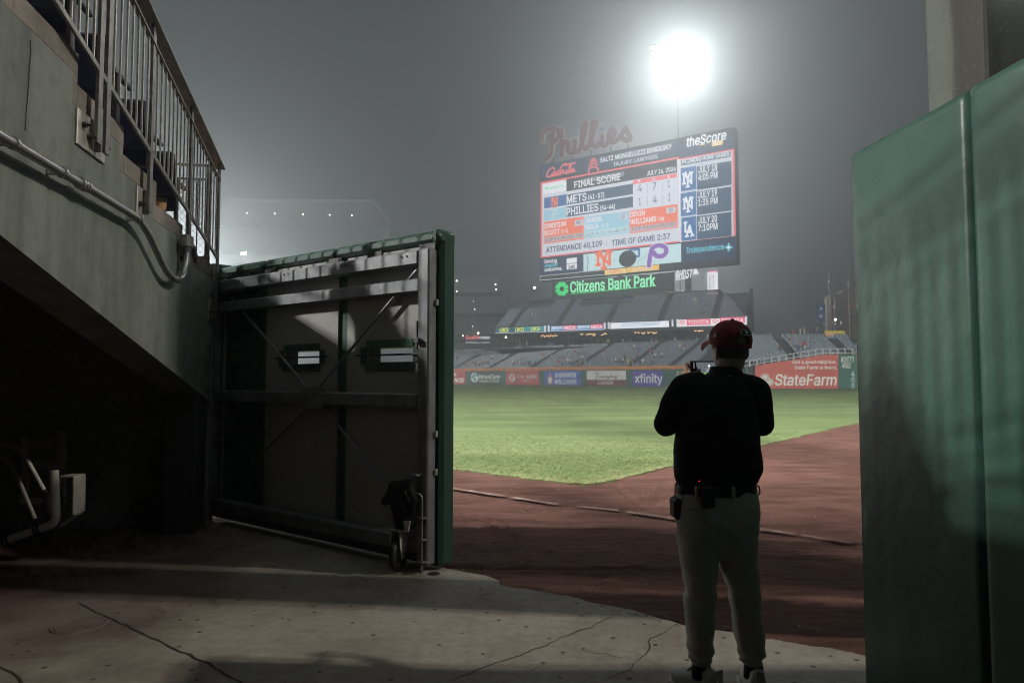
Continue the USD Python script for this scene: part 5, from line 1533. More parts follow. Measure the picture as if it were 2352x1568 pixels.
for o in (-.45, .02, .45):
    obj('lamp_face', put(cbox(-.22, .22, -.1, .1, -.3, .35 + o * .2, .05), frame(p + [o, 0, 0])), em('flood_white' if o < 0 else 'flood_white_b' if o < .3 else 'flood_white_c', (1, .98, .92), 14.0), fl)
gsd = thing('far_grandstand', 'vast pale grandstand with a roof line barely visible through the haze on the left', 'building', frame((-70, 180, 0)))
obj('lower_deck', put(extr(Polygon([(0, 3), (0, 0), (26, 0), (26, 11), ]), -59, 134), frame((-96, 168, 0), (0, 1, 0), (-1, 0, 0)) @ frame((0, 0, 0))), L['far_mid'], gsd)
obj('middle_deck', put(extr(Polygon([(8, 19), (8, 17), (30, 20), (30, 29)]), -59, 134), frame((-96, 168, 0), (0, 1, 0), (-1, 0, 0))), L['far_mid'], gsd)
obj('upper_deck', put(extr(Polygon([(10, 34), (10, 31.5), (34, 36), (34, 47)]), -59, 134), frame((-96, 168, 0), (0, 1, 0), (-1, 0, 0))), L['far_dark'], gsd)
obj('roof', box(-230, -37.0, 178.5, 206, 48.2, 49.0), L['far_mid'], gsd)
for x in range(-220, -36, 12):
    obj('column', box(x, x + .8, 200, 200.8, 0, 48.1), L['far_mid'], gsd)

# ================================================================== right of the tier: banners, brick building, poles, ivy
BN = Plane((42, 117.0), (1, 0), z7)
for k, (x0, x1, yt, yb, lab) in enumerate([(1497, 1645, 716, 757, 'smallest yellow and red banner at the left end of the stepped row'), (1647, 1953, 664, 722, 'long yellow and red banner with white script in the middle of the row'), (1957, 2170, 612, 690, 'highest yellow and red banner at the right end of the row')]):
    t = thing('stepped_banner', lab, 'banner', BN.sub((x0, yb)))
    h = yb - yt
    obj('panel', BN.rect(x0, x1, yt, yb, 0, .1), C['yellow'], t)
    obj('blue_edge', BN.rect(x0, x1, yb - h * .18, yb, .11, .03), C['skyblue'], t)
    for a in ([0.02] if k != 1 else [.02, .52]):
        w = (.60 if k != 1 else .38) * (x1 - x0)
        xx = x0 + a * (x1 - x0)
        obj('red_block', BN.rect(xx, xx + w, yt + h * .30, yb - h * .20, .11, .02), C['orange'], t)
        obj('lettering', BN.text('Surfside', xx + w * .06, xx + w * .94, yb - h * .34, h * .36, .14, .03, True, .2), C['white'], t)
one('banner_wall', BN.rect(1490, 2330, 762, 812, -.8, .6), C['green'], 'low green wall under the stepped yellow banners', 'wall')
one('hedge_wall', BN.rect(1960, 2330, 694, 812, -.4, .35), L['far_dark'], 'dark wall under the highest banner', 'wall')
bb = thing('brick_building', 'red brick building in the haze at the far right with a red lettered sign', 'building', frame((70, 150, 0)))
QP = Plane((66, 146.0), (1, -.2), z7)
obj('wall', QP.poly(sbox(*[QP.loc((2040, 820))[0], 0, QP.loc((2460, 400))[0], QP.loc((2040, 222))[1]]), -6, 6), L['brick_red'], bb)
obj('upper_wall', QP.poly(sbox(*[QP.loc((2180, 820))[0], QP.loc((2040, 222))[1] + .01, QP.loc((2460, 400))[0], QP.loc((2040, 170))[1]]), -6, 5), L['brick_red'], bb)
for x0, x1, yt, yb in ((2060, 2170, 285, 380), (2060, 2170, 400, 470), (2215, 2330, 255, 320), (2215, 2330, 440, 520), (2060, 2170, 490, 560)):
    w_ = obj('window', QP.rect(x0, x1, yt, yb, .02, .08), L['far_dark'], bb)
    obj('window_frame', QP.rect(x0, x1, yb, yb + 8, .03, .12), L['far_concrete'], bb)
obj('lettering', QP.text('GIANT', 2232, 2460, 362, 46, .2, .1, True), C['coral'], bb)
obj('light_strip', QP.rect(2235, 2400, 428, 436, .1, .05), C['pink'], bb)
bb2 = thing('blue_banner', 'tall dark blue banner with a white emblem in front of the brick building', 'banner', QP.sub((1870, 505)))
QB = Plane((60, 138), (1, 0), z7)
obj('cloth', QB.rect(1868, 1958, 330, 512, 0, .1), pm('banner_blue', (.03, .06, .17), .7), bb2)
obj('emblem', QB.poly(Polygon([QB.loc(p) for p in [(1900, 372), (1912, 366), (1928, 370), (1932, 378), (1914, 392)]]), .11, .03), C['cream'], bb2)
obj('lettering', QB.rect(1884, 1944, 402, 410, .11, .03), C['skyblue'], bb2)
obj('emblem', QB.rect(1900, 1930, 440, 470, .11, .03), C['cream'], bb2)
a, z = QB.loc((1962, 330))
obj('pole', put(box(a, a + .25, -.2, .1, 0, z + 1), QB.M), L['fence_rail'], bb2)
for X, yt, yb, w, lab in ((1968, 0, 300, 5, 'thin pale mast rising above the blue banner'), (2028, 262, 612, 8, 'pale pole in front of the brick building'), (2170, 20, 268, 7, 'pale mast with lamps on the roof of the brick building')):
    a, z0_ = QP.loc((X, yb))
    z1_ = QP.loc((X, yt))[1]
    t = thing('pole', lab, 'pole', QP.sub((X, yb)))
    rr = w * (QP.loc((X + 10, yb))[0] - a) / 20
    obj('shaft', put(cyl((a, -3, 0 if yt else z0_ - 6), (a, -3, z1_), rr, 8), QP.M), L['fence_rail'], t)
    obj('fitting', put(box(a - rr * 2.5, a + rr * 2.5, -3.3, -2.7, z1_ - 2.5, z1_ - 2.0), QP.M), L['fence_rail'], t)
lamp(*z7(2072, 492), 132, .26, 3, 'lamp in front of the brick building')
lamp(*z7(1512, 658), 135, .22, 3, 'lamp standing left of the stepped banners')
# ivy grown tree at the edge of the padded wall
leaf_m = pm('ivy_leaf', (.05, .09, .03), .7, (.085, .13, .045), 2.0)
iv = thing('ivy_tree', 'bushy pale green ivy tree beside the wall corner at the right edge of the opening', 'tree', np.array([58.0, 112.0, 0]))
N = 1500
c_ = at(1977, 800, 110)
pv = RNG.normal(size=(N, 3))
pv = pv / np.linalg.norm(pv, axis=1, keepdims=True) * RNG.uniform(.5, 1, (N, 1)) ** .5
pv = c_ + pv * [1.9, 1.6, 3.4] * (0.8 + .4 * meshkit.fbm(pv * 2 + 9, 2, 4))[:, None]
aa, bb_ = RNG.normal(size=(N, 3)), RNG.normal(size=(N, 3))
aa /= np.linalg.norm(aa, axis=1, keepdims=True)
bb_ /= np.linalg.norm(bb_, axis=1, keepdims=True)
Vv = np.stack([pv - aa * .14, pv + aa * .14, pv + bb_ * .24], 1).reshape(-1, 3)
obj('crown', (Vv, np.arange(3 * N).reshape(-1, 3)), leaf_m, iv)
obj('trunk', tube([(c_[0], c_[1], 0), (c_[0] + .2, c_[1], 3), (c_[0], c_[1], c_[2] + 1)], [.22, .16, .06], 8), L['stall'], iv)

# ================================================================== people in the far stands
SKIN = [pm('skin_light', (.42, .26, .19), .55), pm('skin_dark', (.12, .07, .05), .55)]
SHIRT = {k: pm('shirt_' + k, c, .8) for k, c in dict(red=(.42, .03, .05), white=(.62, .62, .60), yellow=(.65, .55, .05), blue=(.10, .30, .55), black=(.03, .03, .035), grey=(.25, .25, .26)).items()}
PANTS = {k: pm('pants_' + k, c, .8) for k, c in dict(khaki=(.42, .36, .26), dark=(.04, .04, .06), denim=(.08, .11, .2), pale=(.5, .48, .44)).items()}


def crowd_person(t, M, pose, shirt, pants, skin):
    b = lambda ch: mesh_of(Manifold.batch_boolean(bones(ch, 8), __import__('manifold3d').OpType.Add))
    P_ = np.array
    if pose == 0:
        la, ra = [(P_([-.2, 0, 1.42]), .055), (P_([-.26, .02, 1.14]), .045), (P_([-.24, .10, .92]), .035)], [(P_([.2, 0, 1.42]), .055), (P_([.27, 0, 1.14]), .045), (P_([.25, .06, .9]), .035)]
    elif pose == 1:
        la, ra = [(P_([-.2, 0, 1.42]), .055), (P_([-.28, -.06, 1.16]), .045), (P_([-.10, -.22, 1.2]), .035)], [(P_([.2, 0, 1.42]), .055), (P_([.3, -.04, 1.2]), .045), (P_([.14, -.24, 1.34]), .035)]
    else:
        la, ra = [(P_([-.2, 0, 1.42]), .055), (P_([-.34, .0, 1.3]), .045), (P_([-.24, -.12, 1.6]), .035)], [(P_([.2, 0, 1.42]), .055), (P_([.26, .03, 1.14]), .045), (P_([.2, -.1, .95]), .035)]
    f = .12 if pose != 1 else .02
    obj('body', put(b([[(P_([0, 0, 1.66]), .095), (P_([0, -.02, 1.60]), .075), (P_([0, 0, 1.45]), .055), (P_([0, 0, 1.1]), .08)], la, ra]), M), skin, t)
    obj('shirt', put(b([[(P_([-.14, 0, 1.40]), .085), (P_([.14, 0, 1.40]), .085)], [(P_([-.10, 0, 1.40]), .10), (P_([-.09, 0, 1.0]), .10)], [(P_([.10, 0, 1.40]), .10), (P_([.09, 0, 1.0]), .10)], [(P_([0, -.02, 1.3]), .12), (P_([0, -.02, 1.0]), .12)], [(la[0][0], .075), (la[1][0] * .6 + la[0][0] * .4, .065)], [(ra[0][0], .075), (ra[1][0] * .6 + ra[0][0] * .4, .065)]]), M), shirt, t)
    obj('trousers', put(b([[(P_([-.09, 0, .95]), .105), (P_([-.11, -f, .5]), .075), (P_([-.12, 0, .06]), .055)], [(P_([.09, 0, .95]), .105), (P_([.11, f * .3, .5]), .075), (P_([.12, f, .06]), .055)], [(P_([-.08, 0, .95]), .11), (P_([.08, 0, .95]), .11)]]), M), pants, t)


protos = {}
zc = lambda X, Y: (1019.2 + .25 * X, 744.8 + .25 * Y)
zr = lambda X, Y: (1470 + .2167 * X, 627.2 + .2167 * Y)
ADS = [(1075, 'the red goose advert'), (1156, 'the dark green swirl advert'), (1245, 'the red globe advert'), (1341, 'the blue slanted advert'), (1443, 'the white and maroon advert'), (1900, 'the purple advert')]
crowd = []


def on_bowl(u, v, M, z0, sl):
    n = np.array([M[0, 1] * -sl, M[1, 1] * -sl, 1.0])
    o = M[:3, 3] + [0, 0, z0]
    return on_plane(u, v, o, n)


cols = 'red:915,325 red:1465,300 grey:710,340 white:640,388 red:672,388 white:700,392 white:738,392 blue:785,390 yellow:205,390 red:265,396 white:292,394 white:325,394 white:352,390 red:380,394 grey:405,390 white:445,338 white:360,302 blue:95,342 red:125,342 grey:1085,390 red:1105,352 white:1140,374 white:1165,384 grey:1195,390 black:1225,390 yellow:1252,390 white:1275,350 white:1235,302 red:1210,302 white:1545,374 white:1580,374 grey:1612,384 yellow:1697,390 red:1735,388 red:1776,335 black:1800,390 white:1830,386 red:1716,254 white:1750,250 blue:1790,262 red:1895,290 black:1915,316 white:1945,334 white:2005,328 white:2170,246 red:2205,250 red:1920,390 white:1645,376 black:1500,372 red:1050,392 white:990,340 grey:840,392 white:60,340 black:540,300 white:500,296 red:1665,345 white:1300,392 blue:1345,392'
for c in cols.split():
    k, p = c.split(':')
    X, Y = map(float, p.split(','))
    u, v = zc(X, Y)
    q = on_bowl(u, v, MB1, 2.95, .34 / .85)
    crowd.append((k, q, u, 'lower stand', v))
for c in 'yellow:1425,192 yellow:1515,192 red:1365,222 white:2130,206 grey:2245,192 blue:2330,182 white:770,216 red:710,226 white:1655,218 grey:1720,204 blue:1915,216 red:1955,216 grey:560,210 black:1250,205'.split():
    k, p = c.split(':')
    X, Y = map(float, p.split(','))
    u, v = zc(X, Y)
    q = on_plane(u, v, MD[:3, 3], MD[:3, 1])
    q[2] = 8.96
    crowd.append((k, q - MD[:3, 1] * .5, u, 'concourse', v))
for c in 'red:1745,828 red:1590,786 grey:1685,836 red:1480,850'.split():
    k, p = c.split(':')
    X, Y = map(float, p.split(','))
    u, v = zr(X, Y)
    crowd.append((k, on_bowl(u, v, MR, 3.6, .36 / .85), u, 'right stand', v))
for c in 'red:1150,985 red:1213,985 red:1252,985 yellow:1276,965'.split():
    k, p = c.split(':')
    X, Y = map(float, p.split(','))
    u, v = zr(X, Y)
    crowd.append((k, at(u, v, 109), u, 'walkway left of the coral wall', v))
for X, Y, k in ((1625, 700, 'red'), (1565, 712, 'blue'), (1880, 668, 'grey'), (1950, 612, 'blue'), (1740, 668, 'grey'), (1700, 676, 'white'), (2065, 608, 'grey'), (2130, 600, 'white')):
    u, v = zr(X, Y)
    crowd.append((k, at(u, v, 121.0), u, 'terrace behind the stepped banners', v))
for X, Y, k in ((30, 300, 'white'), (70, 290, 'white'), (145, 320, 'red'), (200, 290, 'blue'), (685, 280, 'red'), (1215, 300, 'red'), (1865, 255, 'white'), (1840, 262, 'grey'), (1740, 150, 'white'), (1765, 150, 'white'), (1870, 145, 'grey'), (990, 225, 'black')):
    u, v = .98 * (1240 + X / 4.523), .98 * (680 + Y / 4.523)
    crowd.append((k, on_bowl(u, v, MD, 14.3, .58 / .9), u, 'second tier', v))
desc, seen = [], {}
for k, q, u, where, v in crowd:
    if where == 'lower stand':
        ad = next(a for x, a in ADS if u < x)
        rowb = 'front rows' if v > 836 else 'middle rows' if v > 822 else 'upper rows'
        d = f'in {rowb} above {ad}'
    elif where == 'concourse':
        d = 'in the concourse above ' + next(a for x, a in ADS if u < x)
    elif where == 'second tier':
        d = 'in the second tier above ' + ('the yellow worded board' if u < 1240 else 'the blue and red board' if u < 1350 else 'the white board' if u < 1520 else 'the last board')
    else:
        d = 'on the ' + where if 'stand' not in where else 'among the seats of the right stand'
    desc.append((k, d))
    seen.setdefault((k, d), []).append(u)
place = ['leftmost', 'second from left', 'third from left', 'fourth from left', 'fifth from left', 'sixth from left']
for n_, ((k, q, u, where, v), (k2, d)) in enumerate(zip(crowd, desc)):
    same = sorted(seen[(k, d)])
    lab = f'spectator in {k} {d}' + (f', {place[min(5, same.index(u))]}' if len(same) > 1 else '')
    pose = n_ % 3
    pn = ['khaki', 'dark', 'denim', 'pale'][(n_ * 7) % 4]
    key = (pose, k, pn)
    M = rotz(q, 40 + (n_ * 67) % 140 - 70 - 20)
    if key not in protos:
        protos[key] = thing('person', lab, 'person', M, 'spectators in the far stands')
        crowd_person(protos[key], M, pose, SHIRT[k], PANTS[pn], SKIN[1 if n_ % 5 == 0 else 0])
    else:
        dup(protos[key], M, lab, 'spectators in the far stands')

# ================================================================== the man in the opening
p8 = lambda X, Y, y=3.33: at(1470 + .30006 * X, 705.6 + .30006 * Y, y)
p3c = lambda X, Y, y=3.33: at(1528.8 + .3124 * X, 1078 + .3124 * Y, y)
YB = 3.33
L['skin'] = pm('man_skin', (.36, .21, .15), .5, (.32, .18, .13), 9, bump=.1, bscale=120)
L['trouser'] = pm('khaki_cloth', (.52, .50, .44), .85, (.57, .55, .48), 5, bump=.25, bscale=300, bdist=.003)
L['cap'] = pm('maroon_cloth', (.20, .012, .022), .8, (.24, .016, .028), 14, bump=.3, bscale=320, bdist=.003)
L['shirt'] = L['cloth_black']
L['shoe'] = pm('pale_shoe', (.55, .55, .52), .6, (.48, .48, .46), 12)
man = thing('person', 'man in maroon cap, black shirt and khaki trousers seen from behind taking a photo', 'person', np.array([p3c(400, 1500)[0], YB, 0]))
# shirt
sec = []
for Y, xl, xr, dy0, dy1 in [(1345, 290, 880, -.115, .125), (1325, 278, 893, -.125, .135), (1250, 262, 925, -.135, .15), (1150, 265, 928, -.135, .16), (1050, 272, 918, -.135, .155), (960, 286, 905, -.135, .145), (850, 302, 890, -.135, .135), (740, 318, 880, -.13, .125), (660, 340, 862, -.12, .11), (600, 380, 825, -.105, .09), (560, 430, 790, -.085, .07), (525, 490, 775, -.07, .06), (490, 545, 765, -.062, .065)]:
    a, b = p8(xl, Y), p8(xr, Y)
    sec.append((a[2], a[0], b[0], YB + dy0, YB + dy1, .82))
tor = manifold(loft(sec, 28))
sl, el, wr_l = p8(352, 622), p8(196, 895, YB + .03), p8(315, 585, YB + .24)
sr, er, wr_r = p8(868, 648), p8(926, 890, YB + .04), p8(640, 600, YB + .27)
ml = p8(262, 745, YB + .01)
mr = p8(912, 770, YB + .015)
arms = bones([[(sl, .078), (ml, .066), (el, .060)], [(sr, .080), (mr, .068), (er, .061)], [(el, .060), (el * .75 + wr_l * .25, .056)], [(er, .061), (er * .72 + wr_r * .28, .056)], [(p8(430, 590), .065), (sl, .078)], [(p8(770, 600), .065), (sr, .080)]], 18)
sh = melt([tor] + arms, .022, 10, .0075, 5, 11)
obj('shirt', sh, L['shirt'], man, smooth=True)
col = melt([manifold(loft([(p8(600, 520)[2], p8(520, 520)[0], p8(790, 520)[0], YB - .075, YB + .07, .95), (p8(600, 470)[2], p8(540, 460)[0], p8(768, 470)[0], YB - .068, YB + .075, .95), (p8(600, 452)[2], p8(548, 452)[0], p8(756, 462)[0], YB - .06, YB + .07, .95)], 24))], .015, 4)
obj('collar', col, L['shirt'], man, smooth=True)
# trousers
def leg(rows):
    out = []
    for Y, xl, xr, d0, d1 in rows:
        a, b = p3c(xl, Y), p3c(xr, Y)
        out.append((a[2], a[0], b[0], YB + d0, YB + d1, .86))
    return manifold(loft(out, 24))


hips = leg([(640, 130, 640, -.06, .06), (520, 92, 660, -.115, .10), (400, 74, 676, -.135, .115), (300, 64, 688, -.135, .12), (220, 76, 680, -.128, .12), (150, 88, 664, -.12, .12), (120, 92, 660, -.118, .12)])
ll = leg([(1395, 178, 345, -.055, .06), (1370, 176, 352, -.07, .075), (1310, 164, 352, -.075, .085), (1240, 160, 340, -.075, .085), (1150, 152, 358, -.078, .085), (1050, 143, 360, -.08, .085), (950, 138, 362, -.085, .085), (850, 140, 366, -.088, .09), (760, 126, 374, -.095, .095), (650, 106, 384, -.105, .10), (560, 92, 392, -.112, .10), (470, 86, 400, -.115, .10), (380, 80, 420, -.11, .1)])
rl_ = leg([(1395, 548, 706, -.055, .06), (1370, 545, 722, -.068, .07), (1330, 548, 730, -.072, .08), (1270, 524, 726, -.075, .085), (1190, 508, 720, -.078, .085), (1100, 496, 710, -.078, .085), (1000, 482, 694, -.08, .085), (900, 466, 686, -.083, .088), (800, 440, 684, -.09, .092), (740, 408, 678, -.095, .095), (650, 396, 664, -.105, .10), (560, 388, 660, -.112, .10), (470, 372, 664, -.115, .10), (380, 350, 674, -.11, .1)])
tr = melt([hips, ll, rl_], .020, 7, .007, 8, 10)
# folds above the cuffs and behind the knees
v = tr[0].copy()
z = v[:, 2]
c2 = np.array([np.where(v[:, 0] < 1.03, .925, 1.178), np.full(len(v), YB)]).T
rad = v[:, :2] - c2
fold = .011 * np.sin(z * 95 + np.arctan2(rad[:, 1], rad[:, 0]) * 1.5 + (v[:, 0] > 1.03) * 2) * np.exp(-((z - .16) / .07) ** 2) + .006 * np.sin(z * 60 + v[:, 0] * 30) * np.exp(-((z - .50) / .08) ** 2)
fold = fold + .005 * np.sin(z * 70 + v[:, 0] * 45) * np.exp(-((z - .80) / .08) ** 2)
fold[z > .9] = 0
v[:, :2] += rad / np.maximum(np.linalg.norm(rad, axis=1, keepdims=True), .02) * fold[:, None]
obj('trousers', (v, tr[1]), L['trouser'], man, smooth=True)
cu = [leg([(1450, 198, 322, -.048, .05), (1420, 192, 328, -.052, .055), (1385, 188, 338, -.055, .06)]), leg([(1450, 580, 702, -.048, .05), (1420, 576, 706, -.052, .055), (1385, 562, 706, -.055, .06)])]
for c in cu:
    obj('cuff', melt([c], .02, 3, .002, 3, 30), L['trouser'], man, smooth=True)
for X in (258, 640):
    a, b = p3c(X, 1440), p3c(X, 1520)
    obj('sock', tube([a + [0, -.01, .01], b + [0, -.012, 0]], [.044, .046], 14), L['cloth_black'], man, smooth=True)
a, b = p3c(86, 140), p3c(662, 140)
zbelt = a[2]
bl = loft([(zbelt - .022, a[0], b[0], YB - .124, YB + .126, .86), (zbelt + .022, a[0] + .002, b[0] - .002, YB - .124, YB + .126, .86)], 40)
belt = obj('belt', bl, L['black'], man, smooth=40)
for X in (178, 437):
    c = p3c(X, 140)
    obj('belt_loop', cbox(c[0] - .007, c[0] + .007, YB - .134, YB - .112, zbelt - .034, zbelt + .03, .003), L['trouser'], man)
c = p3c(655, 145)
obj('belt_loop', tube(rnd_path([c + [-.012, -.03, .03], c + [.012, -.03, .02], c + [.014, -.03, -.02], c + [-.012, -.03, -.035]], .02, 4), .004, 6), L['trouser'], man)
# back pockets
for x0, x1, y0, y1 in ((150, 330, 285, 300), (560, 668, 300, 286)):
    P0, P1 = p3c(x0, y0, YB - .118), p3c(x1, y1, YB - .108)
    obj('pocket_welt', bar(P0, P1, .01, .010, c=.002), L['trouser'], man)
# shoes
for X, ang, nm in ((290, 32, 0), (646, -6, 1)):
    k = p3c(X, 1560)
    k = np.array([k[0], YB - .035, 0])
    M = rotz(k, ang) @ np.diag([1.0, 1.0, 1.2, 1])
    up = bones([[(np.array([0, -.03, .065]), .043), (np.array([0, .05, .060]), .048), (np.array([0, .13, .047]), .044), (np.array([.0, .19, .040]), .034)], [(np.array([0, -.03, .065]), .043), (np.array([0, -.035, .095]), .036)], [(np.array([0, .04, .085]), .036), (np.array([0, .0, .10]), .036)]], 16)
    m = melt(up, .014, 4)
    v = m[0].copy()
    v[:, 2] = np.maximum(v[:, 2], .018)
    obj('shoe', put((v, m[1]), M), L['shoe'], man, smooth=True)
    so_ = Polygon([(-.045, -.08), (.045, -.08), (.05, 0), (.052, .12), (.04, .20), (.0, .232), (-.045, .20), (-.052, .11), (-.045, 0)]).buffer(.006)
    sm = trimesh.creation.extrude_polygon(so_, .022, engine='earcut')
    obj('sole', put((np.asarray(sm.vertices) + [0, 0, .002], np.asarray(sm.faces)), M), pm('shoe_sole_%s' % 'ab'[nm], (.5, .5, .48), .7), man)
    obj('heel_tab', put(cbox(-.02, .02, -.082, -.07, .07, .14, .004), M), L['shoe'], man)
    for q in range(4):
        obj('lace', put(tube([(-.03, .03 + q * .022, .112 - q * .006), (0, .032 + q * .022, .118 - q * .006), (.03, .03 + q * .022, .112 - q * .006)], .0035, 6), M), L['black'], man)

# head, hands: one body under the clothes
hc = p8(686, 318, YB + .03)
HR = rotz(hc, 17)
hl = lambda *p: HR[:3, :3] @ np.array(p, float) + HR[:3, 3]


def ell(c, r):
    return Manifold.sphere(1.0, 28).scale([float(x) for x in r]).translate([float(x) for x in c])


head_l = [ell((0, -.005, .02), (.077, .098, .098)), ell((0, .012, -.04), (.066, .080, .085)), ell((0, .045, -.085), (.045, .045, .036)),
          Manifold.batch_hull([ball((0, .088, .005), .010), ball((0, .112, -.032), .013), ball((0, .094, -.040), .012)]), ell((-.03, .083, .012), (.016, .012, .011)), ell((.03, .083, .012), (.016, .012, .011)),
          ell((0, .092, -.066), (.024, .010, .006)), ell((0, .090, -.076), (.020, .010, .006))]
for s in (-1, 1):
    head_l.append(Manifold.sphere(1.0, 16).scale([.010, .022, .034]).rotate([0, 0, s * 22.0]).translate([s * .081, -.012, -.022]))
head = [m.transform(HR[:3, :4].tolist()) for m in head_l]
neck_b, neck_t = p8(652, 520, YB - .005), hl(0, -.022, -.06)
torso_b = bones([[(neck_t, .060), (neck_b, .064), (p8(620, 600), .07)], [(p8(620, 600), .07), (p8(590, 1100), .10), (p3c(390, 350), .09)], [(p8(420, 640), .05), (p8(820, 650), .05)], [(p3c(390, 350), .09), (p3c(250, 600), .06), (p3c(258, 1400), .035), (p3c(258, 1530), .03)], [(p3c(390, 350), .09), (p3c(520, 600), .06), (p3c(640, 1400), .035), (p3c(644, 1530), .03)],
                 [(sl, .05), (el, .043), (el * .45 + wr_l * .55, .041), (wr_l, .027)], [(sr, .05), (er, .043), (er * .45 + wr_r * .55, .041), (wr_r, .027)]], 18)
# phone in landscape, screen towards the man
YP = YB + .30
ph0, ph1 = p8(386, 418, YP), p8(545, 516, YP)
pc_z = (ph0[2] + ph1[2]) / 2
px0 = ph0[0]
PW, PH = .158, .077
ph = frame((px0 + PW / 2, YP, pc_z), (.985, -.17, 0), (.17, .985, 0))
ph[:3, 3] += [0, .0, 0]
hand = []
pl = lambda x, y, z: ph[:3, :3] @ np.array([x, y, z]) + ph[:3, 3]
W2 = -PW / 2
hand += bones([[(wr_l, .026), (pl(W2 - .016, .0, -.030), .024)], [(pl(W2 - .016, .0, -.030), .022), (pl(W2 - .013, .014, .022), .014)], [(pl(W2 - .014, .0, -.028), .021), (pl(W2 - .012, .01, .0), .019)]], 14)
for zz, ln, c in ((.030, .055, 0), (.011, .062, 0), (-.008, .058, 0), (-.026, .046, 0)):
    hand += bones([[(pl(W2 - .012, .012, zz * .8), .0095), (pl(W2 + .004, .020, zz), .0088), (pl(W2 + ln * .6, .018, zz + .002), .0082), (pl(W2 + ln, .015, zz + .004), .0075)]], 12)
hand += bones([[(pl(W2 - .014, -.006, -.034), .013), (pl(W2 - .004, -.014, -.046), .0115), (pl(W2 + .028, -.013, -.044), .010)]], 12)
R2 = PW / 2
hand += bones([[(wr_r, .026), (pl(R2 + .016, .0, -.030), .024)], [(pl(R2 + .016, .0, -.030), .022), (pl(R2 + .013, .014, .022), .014)]], 14)
for zz, ln in ((.030, .05), (.011, .058), (-.008, .055), (-.026, .044)):
    hand += bones([[(pl(R2 + .012, .012, zz * .8), .0095), (pl(R2 - .004, .020, zz), .0088), (pl(R2 - ln * .6, .018, zz + .002), .0082), (pl(R2 - ln, .015, zz + .004), .0075)]], 12)
hand += bones([[(pl(R2 + .014, -.006, -.034), .013), (pl(R2 + .0, -.014, -.046), .0115), (pl(R2 - .03, -.013, -.030), .010)]], 12)
body = melt(torso_b + head + hand, .0075, 3)
obj('body', body, L['skin'], man, smooth=True)
hair = melt([ell((0, -.012, .005), (.0795, .0935, .088)).trim_by_plane([0, -1, .35], -.012).trim_by_plane([0, 0, 1], -.075).transform(HR[:3, :4].tolist())], .012, 1, .0008, 3, 120)
obj('hair', hair, pm('short_grey_hair', (.05, .042, .036), .8, (.07, .06, .052), 60), man, smooth=True)
for s in (-1, 1):
    obj('eye', bulb(hl(s * .03, .090, .012), .0085), L['shoe'], man)

# cap: shell with an arched opening at the back, strap, brim, button, emblem
CT = HR.copy()
tilt = math.radians(11)
CT[:3, :3] = HR[:3, :3] @ np.array([[1, 0, 0], [0, math.cos(tilt), -math.sin(tilt)], [0, math.sin(tilt), math.cos(tilt)]])
CT[:3, 3] = hl(0, -.004, .020)
prof = [(0.0001, -.004), (.998, -.004), (1.0, .018)] + [(math.cos(t), .028 + .094 * math.sin(t)) for t in np.linspace(.05, 1.5, 14)] + [(.0001, .122)]
op = loft([(z, -.097 * r, .097 * r, -.113 * r, .113 * r, 1.0) for r, z in prof], 48)
outer = manifold(op)
inner = outer.scale([.965, .965, .975]).translate([0, 0, -.004])
cut = Manifold.cylinder(.2, .034, .034, 32, True).rotate([90, 0, 0]).scale([1.15, 1, 1.0]).translate([0, -.11, .033]).trim_by_plane([0, -1, 0], .02).trim_by_plane([0, 0, 1], .022)
shell_c = (outer - inner) - cut
shell_c = shell_c.refine_to_length(.012).transform(CT[:3, :4].tolist())
cap = obj('cap', mesh_of(shell_c), L['cap'], man, smooth=35)
cl = lambda *p: CT[:3, :3] @ np.array(p, float) + CT[:3, 3]
obj('cap_button', bulb(cl(0, -.0, .1235), .0085), L['cap'], cap)
for k in range(6):
    t = k * math.pi / 3 + .52
    obj('cap_seam', tube([cl(.0985 * math.cos(t) * math.cos(a), .1145 * math.sin(t) * math.cos(a), .028 + .0955 * math.sin(a)) for a in np.linspace(0.42 if 3.5 < t < 5.9 else .0, 1.5, 12)], .0011, 4), L['cap'], cap)
obj('cap_strap', tube([cl(.0985 * math.sin(t), -.1145 * math.cos(t), .010) for t in np.linspace(-.5, .5, 10)], .006, 6), L['cap'], cap)
brim = []
for i in range(13):
    t = -1.15 + 2.3 * i / 12
    x0, y0 = .096 * math.sin(t), .112 * math.cos(t)
    ln = .070 * math.cos(t * .95) ** .6
    for r_ in (0, .33, .66, 1):
        brim.append((x0 * (1 + .10 * r_), y0 + ln * r_, .004 - .05 * (x0 / .1) ** 2 * r_ - .008 * r_))
bv = np.array([cl(*p) for p in brim])
bf = []
for i in range(12):
    for j in range(3):
        q = [i * 4 + j, i * 4 + j + 1, (i + 1) * 4 + j + 1, (i + 1) * 4 + j]
        bf += [[q[0], q[1], q[2]], [q[0], q[2], q[3]]]
nb = len(bv)
bf = np.array(bf)
bv2 = np.vstack([bv, bv - CT[:3, 2] * .004])
bf2 = np.vstack([bf[:, ::-1], bf + nb])
rim_ = [i * 4 + 3 for i in range(13)]
bf3 = [[rim_[i], rim_[i + 1], rim_[i + 1] + nb] for i in range(12)] + [[rim_[i], rim_[i + 1] + nb, rim_[i] + nb] for i in range(12)]
obj('cap_brim', (bv2, np.vstack([bf2, bf3])), L['cap'], cap, smooth=40)
